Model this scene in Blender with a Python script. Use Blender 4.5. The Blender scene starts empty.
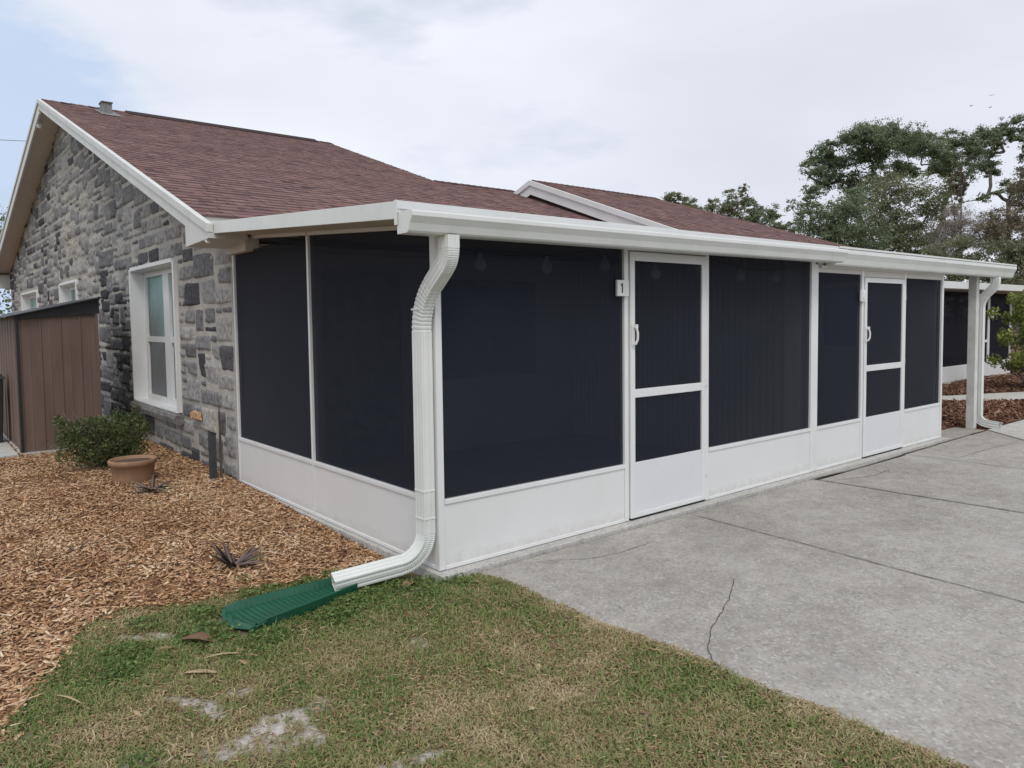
import bpy, math, random
import numpy as np
from mathutils import Vector, Matrix
random.seed(7); rng = np.random.default_rng(7)
PI = math.pi
scn = bpy.context.scene
COL = scn.collection

# ------------------------------------------------------------------ camera
F0 = 749.8; YAW, PIT, ROL = [math.radians(a) for a in (50.59, 3.21, -.71)]
CAM = np.array([-2.513, -3.765, 1.534]); SY, SX = -22.7, -1.22
fw = np.array([math.cos(PIT)*math.cos(YAW), math.cos(PIT)*math.sin(YAW), -math.sin(PIT)])
rr = np.cross(fw, [0, 0, 1]); rr /= np.linalg.norm(rr); uu = np.cross(rr, fw)
R2 = rr*math.cos(ROL)+uu*math.sin(ROL); U2 = -rr*math.sin(ROL)+uu*math.cos(ROL)
cd = bpy.data.cameras.new('camera'); cam = bpy.data.objects.new('camera', cd); COL.objects.link(cam)
cd.sensor_width = 36; cd.lens = F0/1024*36; cd.shift_x = -SX/1024; cd.shift_y = SY/1024
cd.clip_start = .05; cd.clip_end = 4000
M = Matrix(((R2[0], U2[0], -fw[0], CAM[0]), (R2[1], U2[1], -fw[1], CAM[1]), (R2[2], U2[2], -fw[2], CAM[2]), (0, 0, 0, 1)))
cam.matrix_world = M
scn.camera = cam
def far_pt(px, py, depth):
    """a world point seen in the photo's direction at the given distance"""
    d = fw+R2*(px-512-SX)/F0-U2*(py-384-SY)/F0
    return CAM+d*depth

# ------------------------------------------------------------------ noise
def _h(ix, iy, iz):
    n = (ix*374761393+iy*668265263+iz*2147483647+1013904223) & 0x7fffffff
    n = (n ^ (n >> 13))*1274126177 & 0x7fffffff
    n = n ^ (n >> 16)
    return (n & 0xffff)/65535.0
def vnoise(x, y, z=0.0):
    x, y, z = np.broadcast_arrays(np.asarray(x, float), np.asarray(y, float), np.asarray(z, float))
    xi, yi, zi = [np.floor(a).astype(np.int64) for a in (x, y, z)]
    fx, fy, fz = x-xi, y-yi, z-zi
    fx, fy, fz = [t*t*(3-2*t) for t in (fx, fy, fz)]
    r = 0
    for dx in (0, 1):
        for dy in (0, 1):
            for dz in (0, 1):
                w = (fx if dx else 1-fx)*(fy if dy else 1-fy)*(fz if dz else 1-fz)
                r = r+w*_h(xi+dx, yi+dy, zi+dz)
    return r
def fbm(x, y, z=0.0, o=4):
    a, s, t = .5, 0, 0
    for k in range(o):
        s = s+a*vnoise(np.asarray(x)*2**k+17*k, np.asarray(y)*2**k-9*k, np.asarray(z)*2**k+5*k); t += a; a *= .5
    return s/t

# ------------------------------------------------------------------ materials
def newmat(name):
    m = bpy.data.materials.new(name); m.use_nodes = True
    nt = m.node_tree; b = nt.nodes['Principled BSDF']
    return m, nt, b
def nd(nt, t, **kw):
    n = nt.nodes.new(t)
    for k, v in kw.items():
        if k in n.inputs.keys(): n.inputs[k].default_value = v
        else: setattr(n, k, v)
    return n
def ramp(nt, fac, stops):
    r = nt.nodes.new('ShaderNodeValToRGB')
    while len(r.color_ramp.elements) < len(stops): r.color_ramp.elements.new(.5)
    for e, (p, c) in zip(r.color_ramp.elements, stops):
        e.position = p; e.color = (*c, 1) if len(c) == 3 else c
    nt.links.new(fac, r.inputs[0]); return r
def mixc(nt, fac, a, b, mode='MIX'):
    n = nt.nodes.new('ShaderNodeMix'); n.data_type = 'RGBA'; n.blend_type = mode
    for i, v in ((0, fac), (6, a), (7, b)):
        if hasattr(v, 'is_linked') or hasattr(v, 'links'): nt.links.new(v, n.inputs[i])
        elif i == 0: n.inputs[0].default_value = v
        else: n.inputs[i].default_value = (*v, 1)
    return n.outputs[2]
def coords(nt, scale=(1, 1, 1)):
    tc = nt.nodes.new('ShaderNodeTexCoord'); mp = nt.nodes.new('ShaderNodeMapping')
    mp.inputs['Scale'].default_value = scale
    nt.links.new(tc.outputs['Object'], mp.inputs[0]); return mp.outputs[0]
def noise(nt, vec, scale, detail=4, rough=.55):
    n = nd(nt, 'ShaderNodeTexNoise'); n.inputs['Scale'].default_value = scale
    n.inputs['Detail'].default_value = detail; n.inputs['Roughness'].default_value = rough
    nt.links.new(vec, n.inputs['Vector']); return n.outputs['Fac']
def bump(nt, b, h, dist, strength=1):
    bp = nt.nodes.new('ShaderNodeBump'); bp.inputs['Distance'].default_value = dist; bp.inputs['Strength'].default_value = strength
    nt.links.new(h, bp.inputs['Height']); nt.links.new(bp.outputs[0], b.inputs['Normal']); return bp
def attr(nt, name='rnd'):
    a = nt.nodes.new('ShaderNodeAttribute'); a.attribute_name = name; return a.outputs['Fac']

def paint(name, c, dirt=.12, rough=.42, gscale=2.0, dirtc=(.45, .43, .38), splash=False):
    m, nt, b = newmat(name); v = coords(nt)
    n1 = noise(nt, v, gscale, 5, .6); n2 = noise(nt, coords(nt, (2, 2, 1.2)), 2.2, 5)
    f = ramp(nt, n1, [(.42, (0, 0, 0)), (.75, (dirt, dirt, dirt))])
    f2 = ramp(nt, n2, [(.5, (0, 0, 0)), (.8, (dirt*.8, dirt*.8, dirt*.8))])
    col = mixc(nt, f.outputs[0], c, dirtc); col = mixc(nt, f2.outputs[0], col, dirtc)
    nt.links.new(col, b.inputs['Base Color']); b.inputs['Roughness'].default_value = rough
    if splash:
        sx = nt.nodes.new('ShaderNodeSeparateXYZ'); nt.links.new(v, sx.inputs[0])
        ng = noise(nt, v, 16, 5, .7); mm = nt.nodes.new('ShaderNodeMath'); mm.operation = 'MULTIPLY_ADD'
        nt.links.new(ng, mm.inputs[0]); mm.inputs[1].default_value = .22; nt.links.new(sx.outputs['Z'], mm.inputs[2])
        fs = ramp(nt, mm.outputs[0], [(.07, (.5, .5, .5)), (.20, (0, 0, 0))])
        c3 = mixc(nt, fs.outputs[0], col, (.40, .36, .29)); nt.links.new(c3, b.inputs['Base Color'])
    bump(nt, b, noise(nt, v, 60, 2), .0006, .3)
    return m
def plain(name, c, rough=.6, metal=0, var=.25, scale=8):
    m, nt, b = newmat(name); v = coords(nt); n = noise(nt, v, scale, 5, .6)
    lo = tuple(x*(1-var) for x in c); hi = tuple(min(1, x*(1+var)) for x in c)
    r = ramp(nt, n, [(.3, lo), (.7, hi)]); nt.links.new(r.outputs[0], b.inputs['Base Color'])
    b.inputs['Roughness'].default_value = rough; b.inputs['Metallic'].default_value = metal
    bump(nt, b, n, .002, .3); return m
def rndmat(name, stops, rough=.8, spec=.3, transl=0, nscale=0, namt=.3, bmp=0):
    m, nt, b = newmat(name); r = ramp(nt, attr(nt), stops); col = r.outputs[0]
    if nscale:
        n = noise(nt, coords(nt), nscale, 5, .65)
        rr_ = ramp(nt, n, [(.3, (1-namt,)*3), (.7, (1+namt*.6,)*3)])
        col = mixc(nt, 1.0, col, rr_.outputs[0], 'MULTIPLY')
        if bmp: bump(nt, b, n, bmp, .8)
    nt.links.new(col, b.inputs['Base Color'])
    b.inputs['Roughness'].default_value = rough; b.inputs['Specular IOR Level'].default_value = spec
    if transl:
        t = nt.nodes.new('ShaderNodeBsdfTranslucent'); nt.links.new(col, t.inputs[0])
        mx = nt.nodes.new('ShaderNodeMixShader'); mx.inputs[0].default_value = transl
        o = nt.nodes['Material Output']; nt.links.new(b.outputs[0], mx.inputs[1]); nt.links.new(t.outputs[0], mx.inputs[2]); nt.links.new(mx.outputs[0], o.inputs[0])
    return m

MT = {}
MT['white'] = paint('white_aluminium', (.76, .77, .77), .18)
MT['kick'] = paint('white_panel', (.75, .76, .76), .10, .38, .8, splash=True)
MT['door_white'] = paint('door_panel_white', (.72, .735, .765), .10, .35, 1.2)
MT['trim'] = paint('painted_wood_trim', (.66, .68, .66), .3, .5, 3)
MT['gutter'] = paint('white_gutter', (.75, .77, .755), .22, .35, 3.0, (.38, .45, .34))
MT['soffit'] = paint('beige_soffit', (.60, .57, .52), .2, .6, 3)
MT['header'] = paint('beige_header', (.62, .60, .56), .2, .6, 3)
MT['post'] = paint('weathered_white_post', (.66, .67, .65), .5, .5, 5, (.35, .33, .28))
MT['wall_in'] = paint('porch_inner_wall', (.66, .64, .61), .25, .6, 2)
MT['black'] = plain('black_metal', (.016, .018, .021), .45, 0, .3)
MT['dark'] = plain('dark_gap', (.02, .02, .02), .9)
MT['steel'] = plain('galvanised_vent', (.22, .22, .22), .6, .3, .5, 20)
MT['stake'] = plain('dark_grey_plastic', (.045, .05, .055), .5)
MT['rust'] = plain('rusty_rod', (.12, .085, .06), .8, .3, .4, 30)
MT['terra'] = plain('terracotta', (.31, .185, .11), .75, 0, .2, 9)
MT['soil'] = plain('potting_soil', (.10, .065, .04), .95, 0, .5, 40)
MT['bark'] = plain('bark', (.13, .11, .10), .9, 0, .4, 6)
MT['green_pl'] = plain('green_plastic', (.010, .088, .048), .5, 0, .15, 6)
MT['cable'] = plain('cable_black', (.03, .03, .03), .6)
MT['curtain'] = plain('teal_curtain', (.42, .68, .66), .9, 0, .12, 3)
MT['curtain_low'] = plain('grey_blind', (.24, .30, .35), .9, 0, .12, 3)
MT['door_in'] = plain('inner_door', (.3, .33, .36), .5)
MT['bulb'] = plain('bulb_glass', (.85, .85, .82), .3)
MT['bird'] = plain('bird_feathers', (.03, .03, .035), .8)
MT['digit'] = plain('black_number', (.015, .015, .015), .5)
MT['dark_in'] = plain('dark_interior', (.03, .03, .035), .9)

def shed_mat():
    m, nt, b = newmat('brown_sheet_metal'); v = coords(nt, (1, 1, .15)); n = noise(nt, v, 9, 5)
    r = ramp(nt, n, [(.3, (.125, .085, .068)), (.7, (.17, .120, .098))]); nt.links.new(r.outputs[0], b.inputs['Base Color'])
    b.inputs['Roughness'].default_value = .55; return m
MT['shed'] = shed_mat()
def glass_mat():
    m, nt, b = newmat('window_glass'); b.inputs['Base Color'].default_value = (.9, .95, .95, 1)
    b.inputs['Roughness'].default_value = .03
    g = nt.nodes.new('ShaderNodeBsdfGlossy'); g.inputs['Roughness'].default_value = .02
    t = nt.nodes.new('ShaderNodeBsdfTransparent'); f = nt.nodes.new('ShaderNodeFresnel'); f.inputs[0].default_value = 1.5
    mx = nt.nodes.new('ShaderNodeMixShader'); nt.links.new(f.outputs[0], mx.inputs[0]); nt.links.new(t.outputs[0], mx.inputs[1]); nt.links.new(g.outputs[0], mx.inputs[2])
    nt.links.new(mx.outputs[0], nt.nodes['Material Output'].inputs[0]); return m
MT['glass'] = glass_mat()
def screen_mat(name='insect_screen', op=.74, c=(.019, .023, .040)):
    m, nt, b = newmat(name)
    b.inputs['Base Color'].default_value = (*c, 1); b.inputs['Roughness'].default_value = .8
    b.inputs['Specular IOR Level'].default_value = .08
    # a slightly slack mesh: broad gentle variation of its openness
    v = coords(nt); n = noise(nt, v, .8, 1)
    r = ramp(nt, n, [(.3, (op-.015,)*3), (.7, (op+.015,)*3)])
    t = nt.nodes.new('ShaderNodeBsdfTransparent'); mx = nt.nodes.new('ShaderNodeMixShader')
    nt.links.new(r.outputs[0], mx.inputs[0]); nt.links.new(t.outputs[0], mx.inputs[1]); nt.links.new(b.outputs[0], mx.inputs[2])
    nt.links.new(mx.outputs[0], nt.nodes['Material Output'].inputs[0]); return m
MT['screen'] = screen_mat(op=.54, c=(.024, .0285, .043))
MT['screen_dense'] = screen_mat('dense_screen', .90, (.014, .015, .021))
MT['stone'] = rndmat('grey_limestone_blocks', [(0, (.06, .06, .07)), (.18, (.12, .12, .13)), (.4, (.215, .213, .217)), (.7, (.33, .326, .322)), (.92, (.43, .42, .40)), (1, (.46, .43, .37))], .92, .2, 0, 20, .55, .008)
def mortar_mat():
    m, nt, b = newmat('pale_mortar'); v = coords(nt); n = noise(nt, v, 6, 6, .7); n2 = noise(nt, v, 1.0, 3)
    r = ramp(nt, n, [(.3, (.38, .36, .33)), (.7, (.58, .545, .48))])
    col = mixc(nt, ramp(nt, n2, [(.4, (0,)*3), (.65, (.6,)*3)]).outputs[0], r.outputs[0], (.30, .285, .26))
    nt.links.new(col, b.inputs['Base Color']); b.inputs['Roughness'].default_value = .95
    bump(nt, b, noise(nt, v, 45, 4), .006, 1); return m
MT['mortar'] = mortar_mat()
MT['shingle'] = rndmat('red_brown_shingles', [(0, (.055, .038, .040)), (.2, (.15, .090, .086)), (.5, (.215, .130, .118)), (.8, (.265, .17, .152)), (1, (.315, .22, .20))], .95, .15, 0, 120, .25, .002)
def concrete(name, c0=(.295, .275, .248), c1=(.435, .412, .375), stain=True, crack=None):
    m, nt, b = newmat(name); v = coords(nt)
    n1 = noise(nt, v, .9, 6, .62); n2 = noise(nt, v, 9, 6, .7)
    col = ramp(nt, n1, [(.25, c0), (.66, c1)]).outputs[0]
    col = mixc(nt, .75, col, ramp(nt, n2, [(.25, (.68,)*3), (.75, (1.25,)*3)]).outputs[0], 'MULTIPLY')
    vo = nd(nt, 'ShaderNodeTexVoronoi'); vo.inputs['Scale'].default_value = 75; nt.links.new(v, vo.inputs['Vector'])
    sp = ramp(nt, vo.outputs['Color'], [(.62, (0,)*3), (.95, (.55,)*3)]).outputs[0]
    col = mixc(nt, sp, col, (.62, .61, .58))
    sp2 = ramp(nt, vo.outputs['Color'], [(.08, (.5,)*3), (.30, (0,)*3)]).outputs[0]; col = mixc(nt, sp2, col, (.17, .165, .16))
    vo2 = nd(nt, 'ShaderNodeTexVoronoi'); vo2.inputs['Scale'].default_value = 14; nt.links.new(v, vo2.inputs['Vector'])
    pit = ramp(nt, vo2.outputs['Distance'], [(.02, (.7,)*3), (.055, (0,)*3)]).outputs[0]
    gate = ramp(nt, vo2.outputs['Color'], [(.80, (0,)*3), (.86, (1,)*3)]).outputs[0]
    pg = mixc(nt, 1, pit, gate, 'MULTIPLY'); col = mixc(nt, pg, col, (.66, .65, .62))
    if stain:
        n3 = noise(nt, coords(nt, (.7, 1.6, 1)), 1.7, 5, .7)
        s = ramp(nt, n3, [(.48, (0,)*3), (.76, (.5,)*3)]).outputs[0]; col = mixc(nt, s, col, (.23, .215, .195))
        n4 = noise(nt, coords(nt, (1.5, .5, 1)), 2.3, 4, .6)
        s = ramp(nt, n4, [(.56, (0,)*3), (.75, (.5,)*3)]).outputs[0]; col = mixc(nt, s, col, (.46, .45, .43))
        n5 = noise(nt, v, 3.1, 4, .6)
        s = ramp(nt, n5, [(.55, (0,)*3), (.75, (.35,)*3)]).outputs[0]; col = mixc(nt, s, col, (.31, .27, .22))
    nt.links.new(col, b.inputs['Base Color']); b.inputs['Roughness'].default_value = .9
    b.inputs['Specular IOR Level'].default_value = .25
    bump(nt, b, noise(nt, v, 110, 4, .7), .003, .7); return m
MT['concrete'] = concrete('old_driveway_concrete')
MT['slab'] = concrete('porch_slab_concrete', (.42, .41, .39), (.54, .53, .50), False)
MT['newconc'] = concrete('pale_new_concrete', (.46, .45, .42), (.55, .54, .5), False)
MT['crackmat'] = plain('dirt_in_crack', (.085, .078, .066), .95, 0, .4, 20)
def ground_mat():
    m, nt, b = newmat('dry_ground'); v = coords(nt)
    col = ramp(nt, noise(nt, v, 1.2, 6, .65), [(.3, (.075, .09, .035)), (.5, (.13, .125, .06)), (.72, (.2, .165, .10))]).outputs[0]
    nt.links.new(col, b.inputs['Base Color']); b.inputs['Roughness'].default_value = .95
    bump(nt, b, noise(nt, v, 25, 4), .03, .8); return m
MT['ground'] = ground_mat()
def lawn_mat():
    m, nt, b = newmat('lawn_soil'); v = coords(nt)
    soil = ramp(nt, noise(nt, v, 14, 6, .7), [(.3, (.12, .10, .06)), (.5, (.19, .16, .10)), (.7, (.27, .225, .15))]).outputs[0]
    sand = ramp(nt, noise(nt, v, 30, 5, .7), [(.3, (.34, .31, .27)), (.7, (.58, .55, .51))]).outputs[0]
    col = mixc(nt, attr(nt, 'sand'), soil, sand)
    nt.links.new(col, b.inputs['Base Color']); b.inputs['Roughness'].default_value = .95
    bump(nt, b, noise(nt, v, 60, 4), .012, .8); return m
MT['lawn'] = lawn_mat()
def bed_mat(name, a, c):
    m, nt, b = newmat(name); v = coords(nt)
    vo = nd(nt, 'ShaderNodeTexVoronoi'); vo.inputs['Scale'].default_value = 45; nt.links.new(v, vo.inputs['Vector'])
    col = mixc(nt, vo.outputs['Color'], a, c)
    nt.links.new(col, b.inputs['Base Color']); b.inputs['Roughness'].default_value = .95
    bump(nt, b, vo.outputs['Distance'], .02, .8); return m
MT['bed'] = bed_mat('mulch_base', (.12, .06, .03), (.28, .16, .08))
MT['bed2'] = bed_mat('red_mulch_base', (.10, .045, .03), (.22, .10, .06))
MT['chip'] = rndmat('wood_chips', [(0, (.12, .055, .028)), (.2, (.31, .155, .078)), (.5, (.52, .315, .17)), (.8, (.68, .48, .30)), (1, (.82, .68, .50))], .85, .25)
MT['chip2'] = rndmat('red_brown_bark_chips', [(0, (.08, .035, .022)), (.4, (.19, .09, .055)), (.8, (.32, .18, .11)), (1, (.5, .36, .24))], .9, .2)
MT['blade'] = rndmat('grass_blades', [(0, (.12, .19, .05)), (.3, (.20, .27, .085)), (.5, (.27, .29, .12)), (.68, (.34, .30, .15)), (.85, (.46, .38, .22)), (1, (.58, .48, .31))], .75, .25, .25)
MT['weed'] = rndmat('weed_leaves', [(0, (.06, .12, .03)), (.6, (.14, .21, .06)), (1, (.24, .30, .11))], .7, .3, .25)
MT['bush'] = rndmat('bush_leaves', [(0, (.035, .055, .016)), (.5, (.085, .12, .035)), (.85, (.17, .20, .07)), (1, (.26, .19, .10))], .55, .4, .2)
MT['lime'] = rndmat('yellow_green_leaves', [(0, (.08, .13, .03)), (.5, (.20, .26, .06)), (1, (.45, .43, .12))], .6, .35, .3)
MT['oak'] = rndmat('tree_leaves_dark', [(0, (.10, .135, .09)), (.5, (.20, .25, .15)), (1, (.31, .36, .20))], .7, .3, .35)
MT['oak_olive'] = rndmat('tree_leaves_olive', [(0, (.10, .12, .07)), (.5, (.20, .22, .12)), (1, (.31, .31, .17))], .7, .3, .35)
MT['tree_grey'] = rndmat('bare_twigs_and_moss', [(0, (.17, .15, .13)), (.5, (.28, .25, .215)), (1, (.38, .34, .30))], .9, .2, .1)
MT['tree_rust'] = rndmat('dead_brown_fronds', [(0, (.14, .115, .085)), (.6, (.24, .20, .145)), (1, (.32, .30, .19))], .9, .2, .1)
MT['aloe'] = rndmat('purple_brown_succulent', [(0, (.10, .07, .065)), (.6, (.20, .14, .125)), (1, (.17, .18, .09))], .6, .4)
MT['deadleaf'] = rndmat('dry_leaves', [(0, (.22, .125, .07)), (.5, (.42, .29, .17)), (1, (.60, .48, .30))], .7, .3, .1)

# ------------------------------------------------------------------ objects
ROOT = {}
def finish(o, parent=None, label=None, cat=None, group=None, kind=None):
    if parent is not None: o.parent = parent
    if label: o['label'] = label
    if cat: o['category'] = cat
    if group: o['group'] = group
    if kind: o['kind'] = kind
    return o
def thing(name, loc, label, cat, group=None):
    o = bpy.data.objects.new(name, None); COL.objects.link(o); o.location = loc; o.empty_display_size = .2
    ROOT[o.name] = np.array(loc, float); return finish(o, None, label, cat, group)
def root_of(p):
    while p is not None and p.parent is not None: p = p.parent
    return ROOT.get(p.name, np.zeros(3)) if p is not None else np.zeros(3)
def npmesh(name, V, Fq, mat, parent=None, rnd=None, origin=None, smooth=False, attrs=None, **kw):
    V = np.asarray(V, np.float64); Fq = np.asarray(Fq, np.int32)
    off = root_of(parent) if parent is not None else (np.zeros(3) if origin is None else np.array(origin, float))
    me = bpy.data.meshes.new(name); k = Fq.shape[1]
    me.vertices.add(len(V)); me.vertices.foreach_set('co', (V-off).astype(np.float32).ravel())
    me.loops.add(Fq.size); me.loops.foreach_set('vertex_index', Fq.ravel())
    me.polygons.add(len(Fq)); me.polygons.foreach_set('loop_start', np.arange(0, Fq.size, k, dtype=np.int32))
    me.update(calc_edges=True); me.validate()
    if rnd is not None:
        a = me.attributes.new('rnd', 'FLOAT', 'FACE'); a.data.foreach_set('value', np.asarray(rnd, np.float32))
    for nme, val in (attrs or {}).items():
        a = me.attributes.new(nme, 'FLOAT', 'POINT'); a.data.foreach_set('value', np.asarray(val, np.float32))
    if smooth: me.polygons.foreach_set('use_smooth', np.ones(len(Fq), bool))
    for mm in (mat if isinstance(mat, list) else [mat]): me.materials.append(mm)
    o = bpy.data.objects.new(name, me); COL.objects.link(o)
    if parent is None: o.location = off
    return finish(o, parent, **kw)

class MB:
    def __init__(s): s.v = []; s.f = []; s.mi = []
    def add(s, vs, fs, mi=0):
        b = len(s.v); s.v += [tuple(map(float, p)) for p in vs]
        for f in fs: s.f.append([i+b for i in f]); s.mi.append(mi)
        return s
    def box(s, x0, x1, y0, y1, z0, z1, mi=0):
        x0, x1 = sorted((x0, x1)); y0, y1 = sorted((y0, y1)); z0, z1 = sorted((z0, z1))
        return s.add([(x0, y0, z0), (x1, y0, z0), (x1, y1, z0), (x0, y1, z0), (x0, y0, z1), (x1, y0, z1), (x1, y1, z1), (x0, y1, z1)],
                     [(3, 2, 1, 0), (4, 5, 6, 7), (0, 1, 5, 4), (1, 2, 6, 5), (2, 3, 7, 6), (3, 0, 4, 7)], mi)
    def prism(s, ring0, ring1, mi=0):
        n = len(ring0); fs = [list(range(n))[::-1], list(range(n, 2*n))]
        fs += [(i, (i+1) % n, n+(i+1) % n, n+i) for i in range(n)]
        return s.add(list(ring0)+list(ring1), fs, mi)
    def rings(s, rs, cap=True, mi=0):
        n = len(rs[0]); vs = [p for r in rs for p in r]; fs = []
        for k in range(len(rs)-1):
            for i in range(n): fs.append((k*n+i, k*n+(i+1) % n, (k+1)*n+(i+1) % n, (k+1)*n+i))
        if cap: fs += [tuple(range(n))[::-1], tuple((len(rs)-1)*n+i for i in range(n))]
        return s.add(vs, fs, mi)
    def tube(s, pts, rad, n=8, mi=0):
        pts = [Vector(p) for p in pts]; rs = []
        rad = rad if isinstance(rad, (list, tuple)) else [rad]*len(pts)
        for i, p in enumerate(pts):
            t = (pts[min(i+1, len(pts)-1)]-pts[max(i-1, 0)]).normalized()
            a = t.orthogonal().normalized() if i == 0 else (a-t*a.dot(t)).normalized()
            b = t.cross(a)
            rs.append([p+a*math.cos(2*PI*k/n)*rad[i]+b*math.sin(2*PI*k/n)*rad[i] for k in range(n)])
        return s.rings(rs, True, mi)
    def lathe(s, c, prof, n=32, mi=0):
        rs = [[(c[0]+r*math.cos(2*PI*k/n), c[1]+r*math.sin(2*PI*k/n), c[2]+z) for k in range(n)] for r, z in prof]
        return s.rings(rs, True, mi)
    def build(s, name, mat, parent=None, bevel=0, smooth=False, origin=None, **kw):
        off = root_of(parent) if parent is not None else (np.zeros(3) if origin is None else np.array(origin, float))
        me = bpy.data.meshes.new(name); me.from_pydata([tuple(np.array(p)-off) for p in s.v], [], s.f)
        for m in (mat if isinstance(mat, list) else [mat]): me.materials.append(m)
        me.polygons.foreach_set('material_index', s.mi)
        if smooth: me.polygons.foreach_set('use_smooth', [True]*len(me.polygons))
        me.update()
        o = bpy.data.objects.new(name, me); COL.objects.link(o)
        if parent is None: o.location = off
        if bevel:
            bm = o.modifiers.new('bevel', 'BEVEL'); bm.width = bevel; bm.segments = 2; bm.limit_method = 'ANGLE'; bm.angle_limit = math.radians(40)
        return finish(o, parent, **kw)
def B(name, mat, parent, x0, x1, y0, y1, z0, z1, bevel=.003, **kw):
    return MB().box(x0, x1, y0, y1, z0, z1).build(name, MT[mat], parent, bevel, **kw)

# ================================================================== SETTING
def gz(x, y):     # level of the bed and the lawn beside the slab
    return -.062+.072*np.clip((np.asarray(y)-.4)/3.2, 0, 1)
MB().add([(-900, -900, -.14), (900, -900, -.14), (900, 900, -.14), (-900, 900, -.14)], [(0, 1, 2, 3)]).build('ground', MT['ground'], kind='structure')

# edge between mulch and lawn (x as a function of y is not single valued: use a polyline y(x))
EX = np.array([-6, -3.4, -2.75, -2.3, -2.0, -1.8, -1.6, -1.3, -1.0, -.7, -.45, -.2, 0.2]); EY = np.array([-2.6, -1.35, -.85, -.40, .22, .62, .74, .60, .56, .50, .42, .30, .22])
def edge_y(x): return np.interp(x, EX, EY)
def is_mulch(x, y): return y > edge_y(x)+.12*(fbm(np.asarray(x)*3, np.asarray(y)*3)-.5)
def drive_x(y): return .205+.06*(fbm(np.asarray(y)*1.7, 3.3)-.5)*2+.03*(-np.asarray(y)-.1)*.6+.03*(fbm(np.asarray(y)*9, 1.3)-.5)
# lawn sheet with bare sandy spots
SP = [(-1.61, -.58, .17, .05, -.5), (-1.50, -1.02, .26, .10, .2), (-1.36, -.93, .2, .09, .9), (-1.75, -1.25, .22, .08, .0), (-1.58, .29, .16, .06, .0), (-1.42, -.58, .13, .055, .5), (-.57, -.71, .10, .04, -.6),
      (-1.15, -1.5, .16, .05, .6), (-1.9, -.85, .12, .04, .2), (-.25, -.02, .13, .07, 0)]
def sandv(x, y):
    w = np.zeros_like(np.asarray(x, float))
    jx = x+.12*(fbm(x*7, y*7, 2)-.5); jy = y+.12*(fbm(x*7, y*7, 9)-.5)
    for cx, cy, a, b_, t in SP:
        # patches lie across the line of sight
        ux, uy = math.cos(t-.7), math.sin(t-.7)
        p = (jx-cx)*ux+(jy-cy)*uy; q = -(jx-cx)*uy+(jy-cy)*ux
        w = np.maximum(w, np.clip(1.5-((p/a)**2+(q/b_)**2), 0, 1))
    n = fbm(x*22, y*22, 4)
    return np.clip(w*1.5*(n*1.6-.25), 0, 1)
def sheet(name, xs, ys, zf, mat, **kw):
    X, Y = np.meshgrid(xs, ys, indexing='ij'); Z = zf(X, Y)
    V = np.stack([X, Y, Z], -1).reshape(-1, 3); nx, ny = X.shape
    i = np.arange(nx-1)[:, None]*ny+np.arange(ny-1)[None, :]
    Fq = np.stack([i, i+ny, i+ny+1, i+1], -1).reshape(-1, 4)
    return npmesh(name, V, Fq, mat, smooth=True, **kw), X, Y
xs = np.concatenate([np.linspace(-60, -4, 30)[:-1], np.linspace(-4, .55, 190)]); ys = np.concatenate([np.linspace(-60, -4.5, 30)[:-1], np.linspace(-4.5, .9, 230)])
Xg, Yg = np.meshgrid(xs, ys, indexing='ij')
zl = lambda X, Y: gz(X, Y)+.022*(fbm(X*2.2, Y*2.2)-.5)+.010*(fbm(X*12, Y*12)-.5)+.034*np.clip((X+1.0)/1.0, 0, 1)*np.clip((-Y)/.35, 0, 1)-.06*np.clip((X-drive_x(Y)-.02)*8, 0, 1)
sheet('lawn', xs, ys, zl, MT['lawn'], kind='structure', attrs={'sand': sandv(Xg, Yg).ravel()})
# mulch bed (left)
xs = np.linspace(-6, .02, 160); ys = np.concatenate([np.linspace(-3, 7, 220), np.linspace(7.3, 30, 30)])
def zmul(X, Y):
    d = Y-edge_y(X)
    return gz(X, Y)+.012+.035*(fbm(X*1.6, Y*1.6, 5)-.45)+.012*(fbm(X*8, Y*8)-.5)-.09*np.clip(.03-d, 0, 1)-.018*np.clip((X+.12)/.12, 0, 1)*np.clip(1-Y/4, 0, 1)
sheet('mulch_bed', xs, ys, zmul, MT['bed'], kind='structure')

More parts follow.
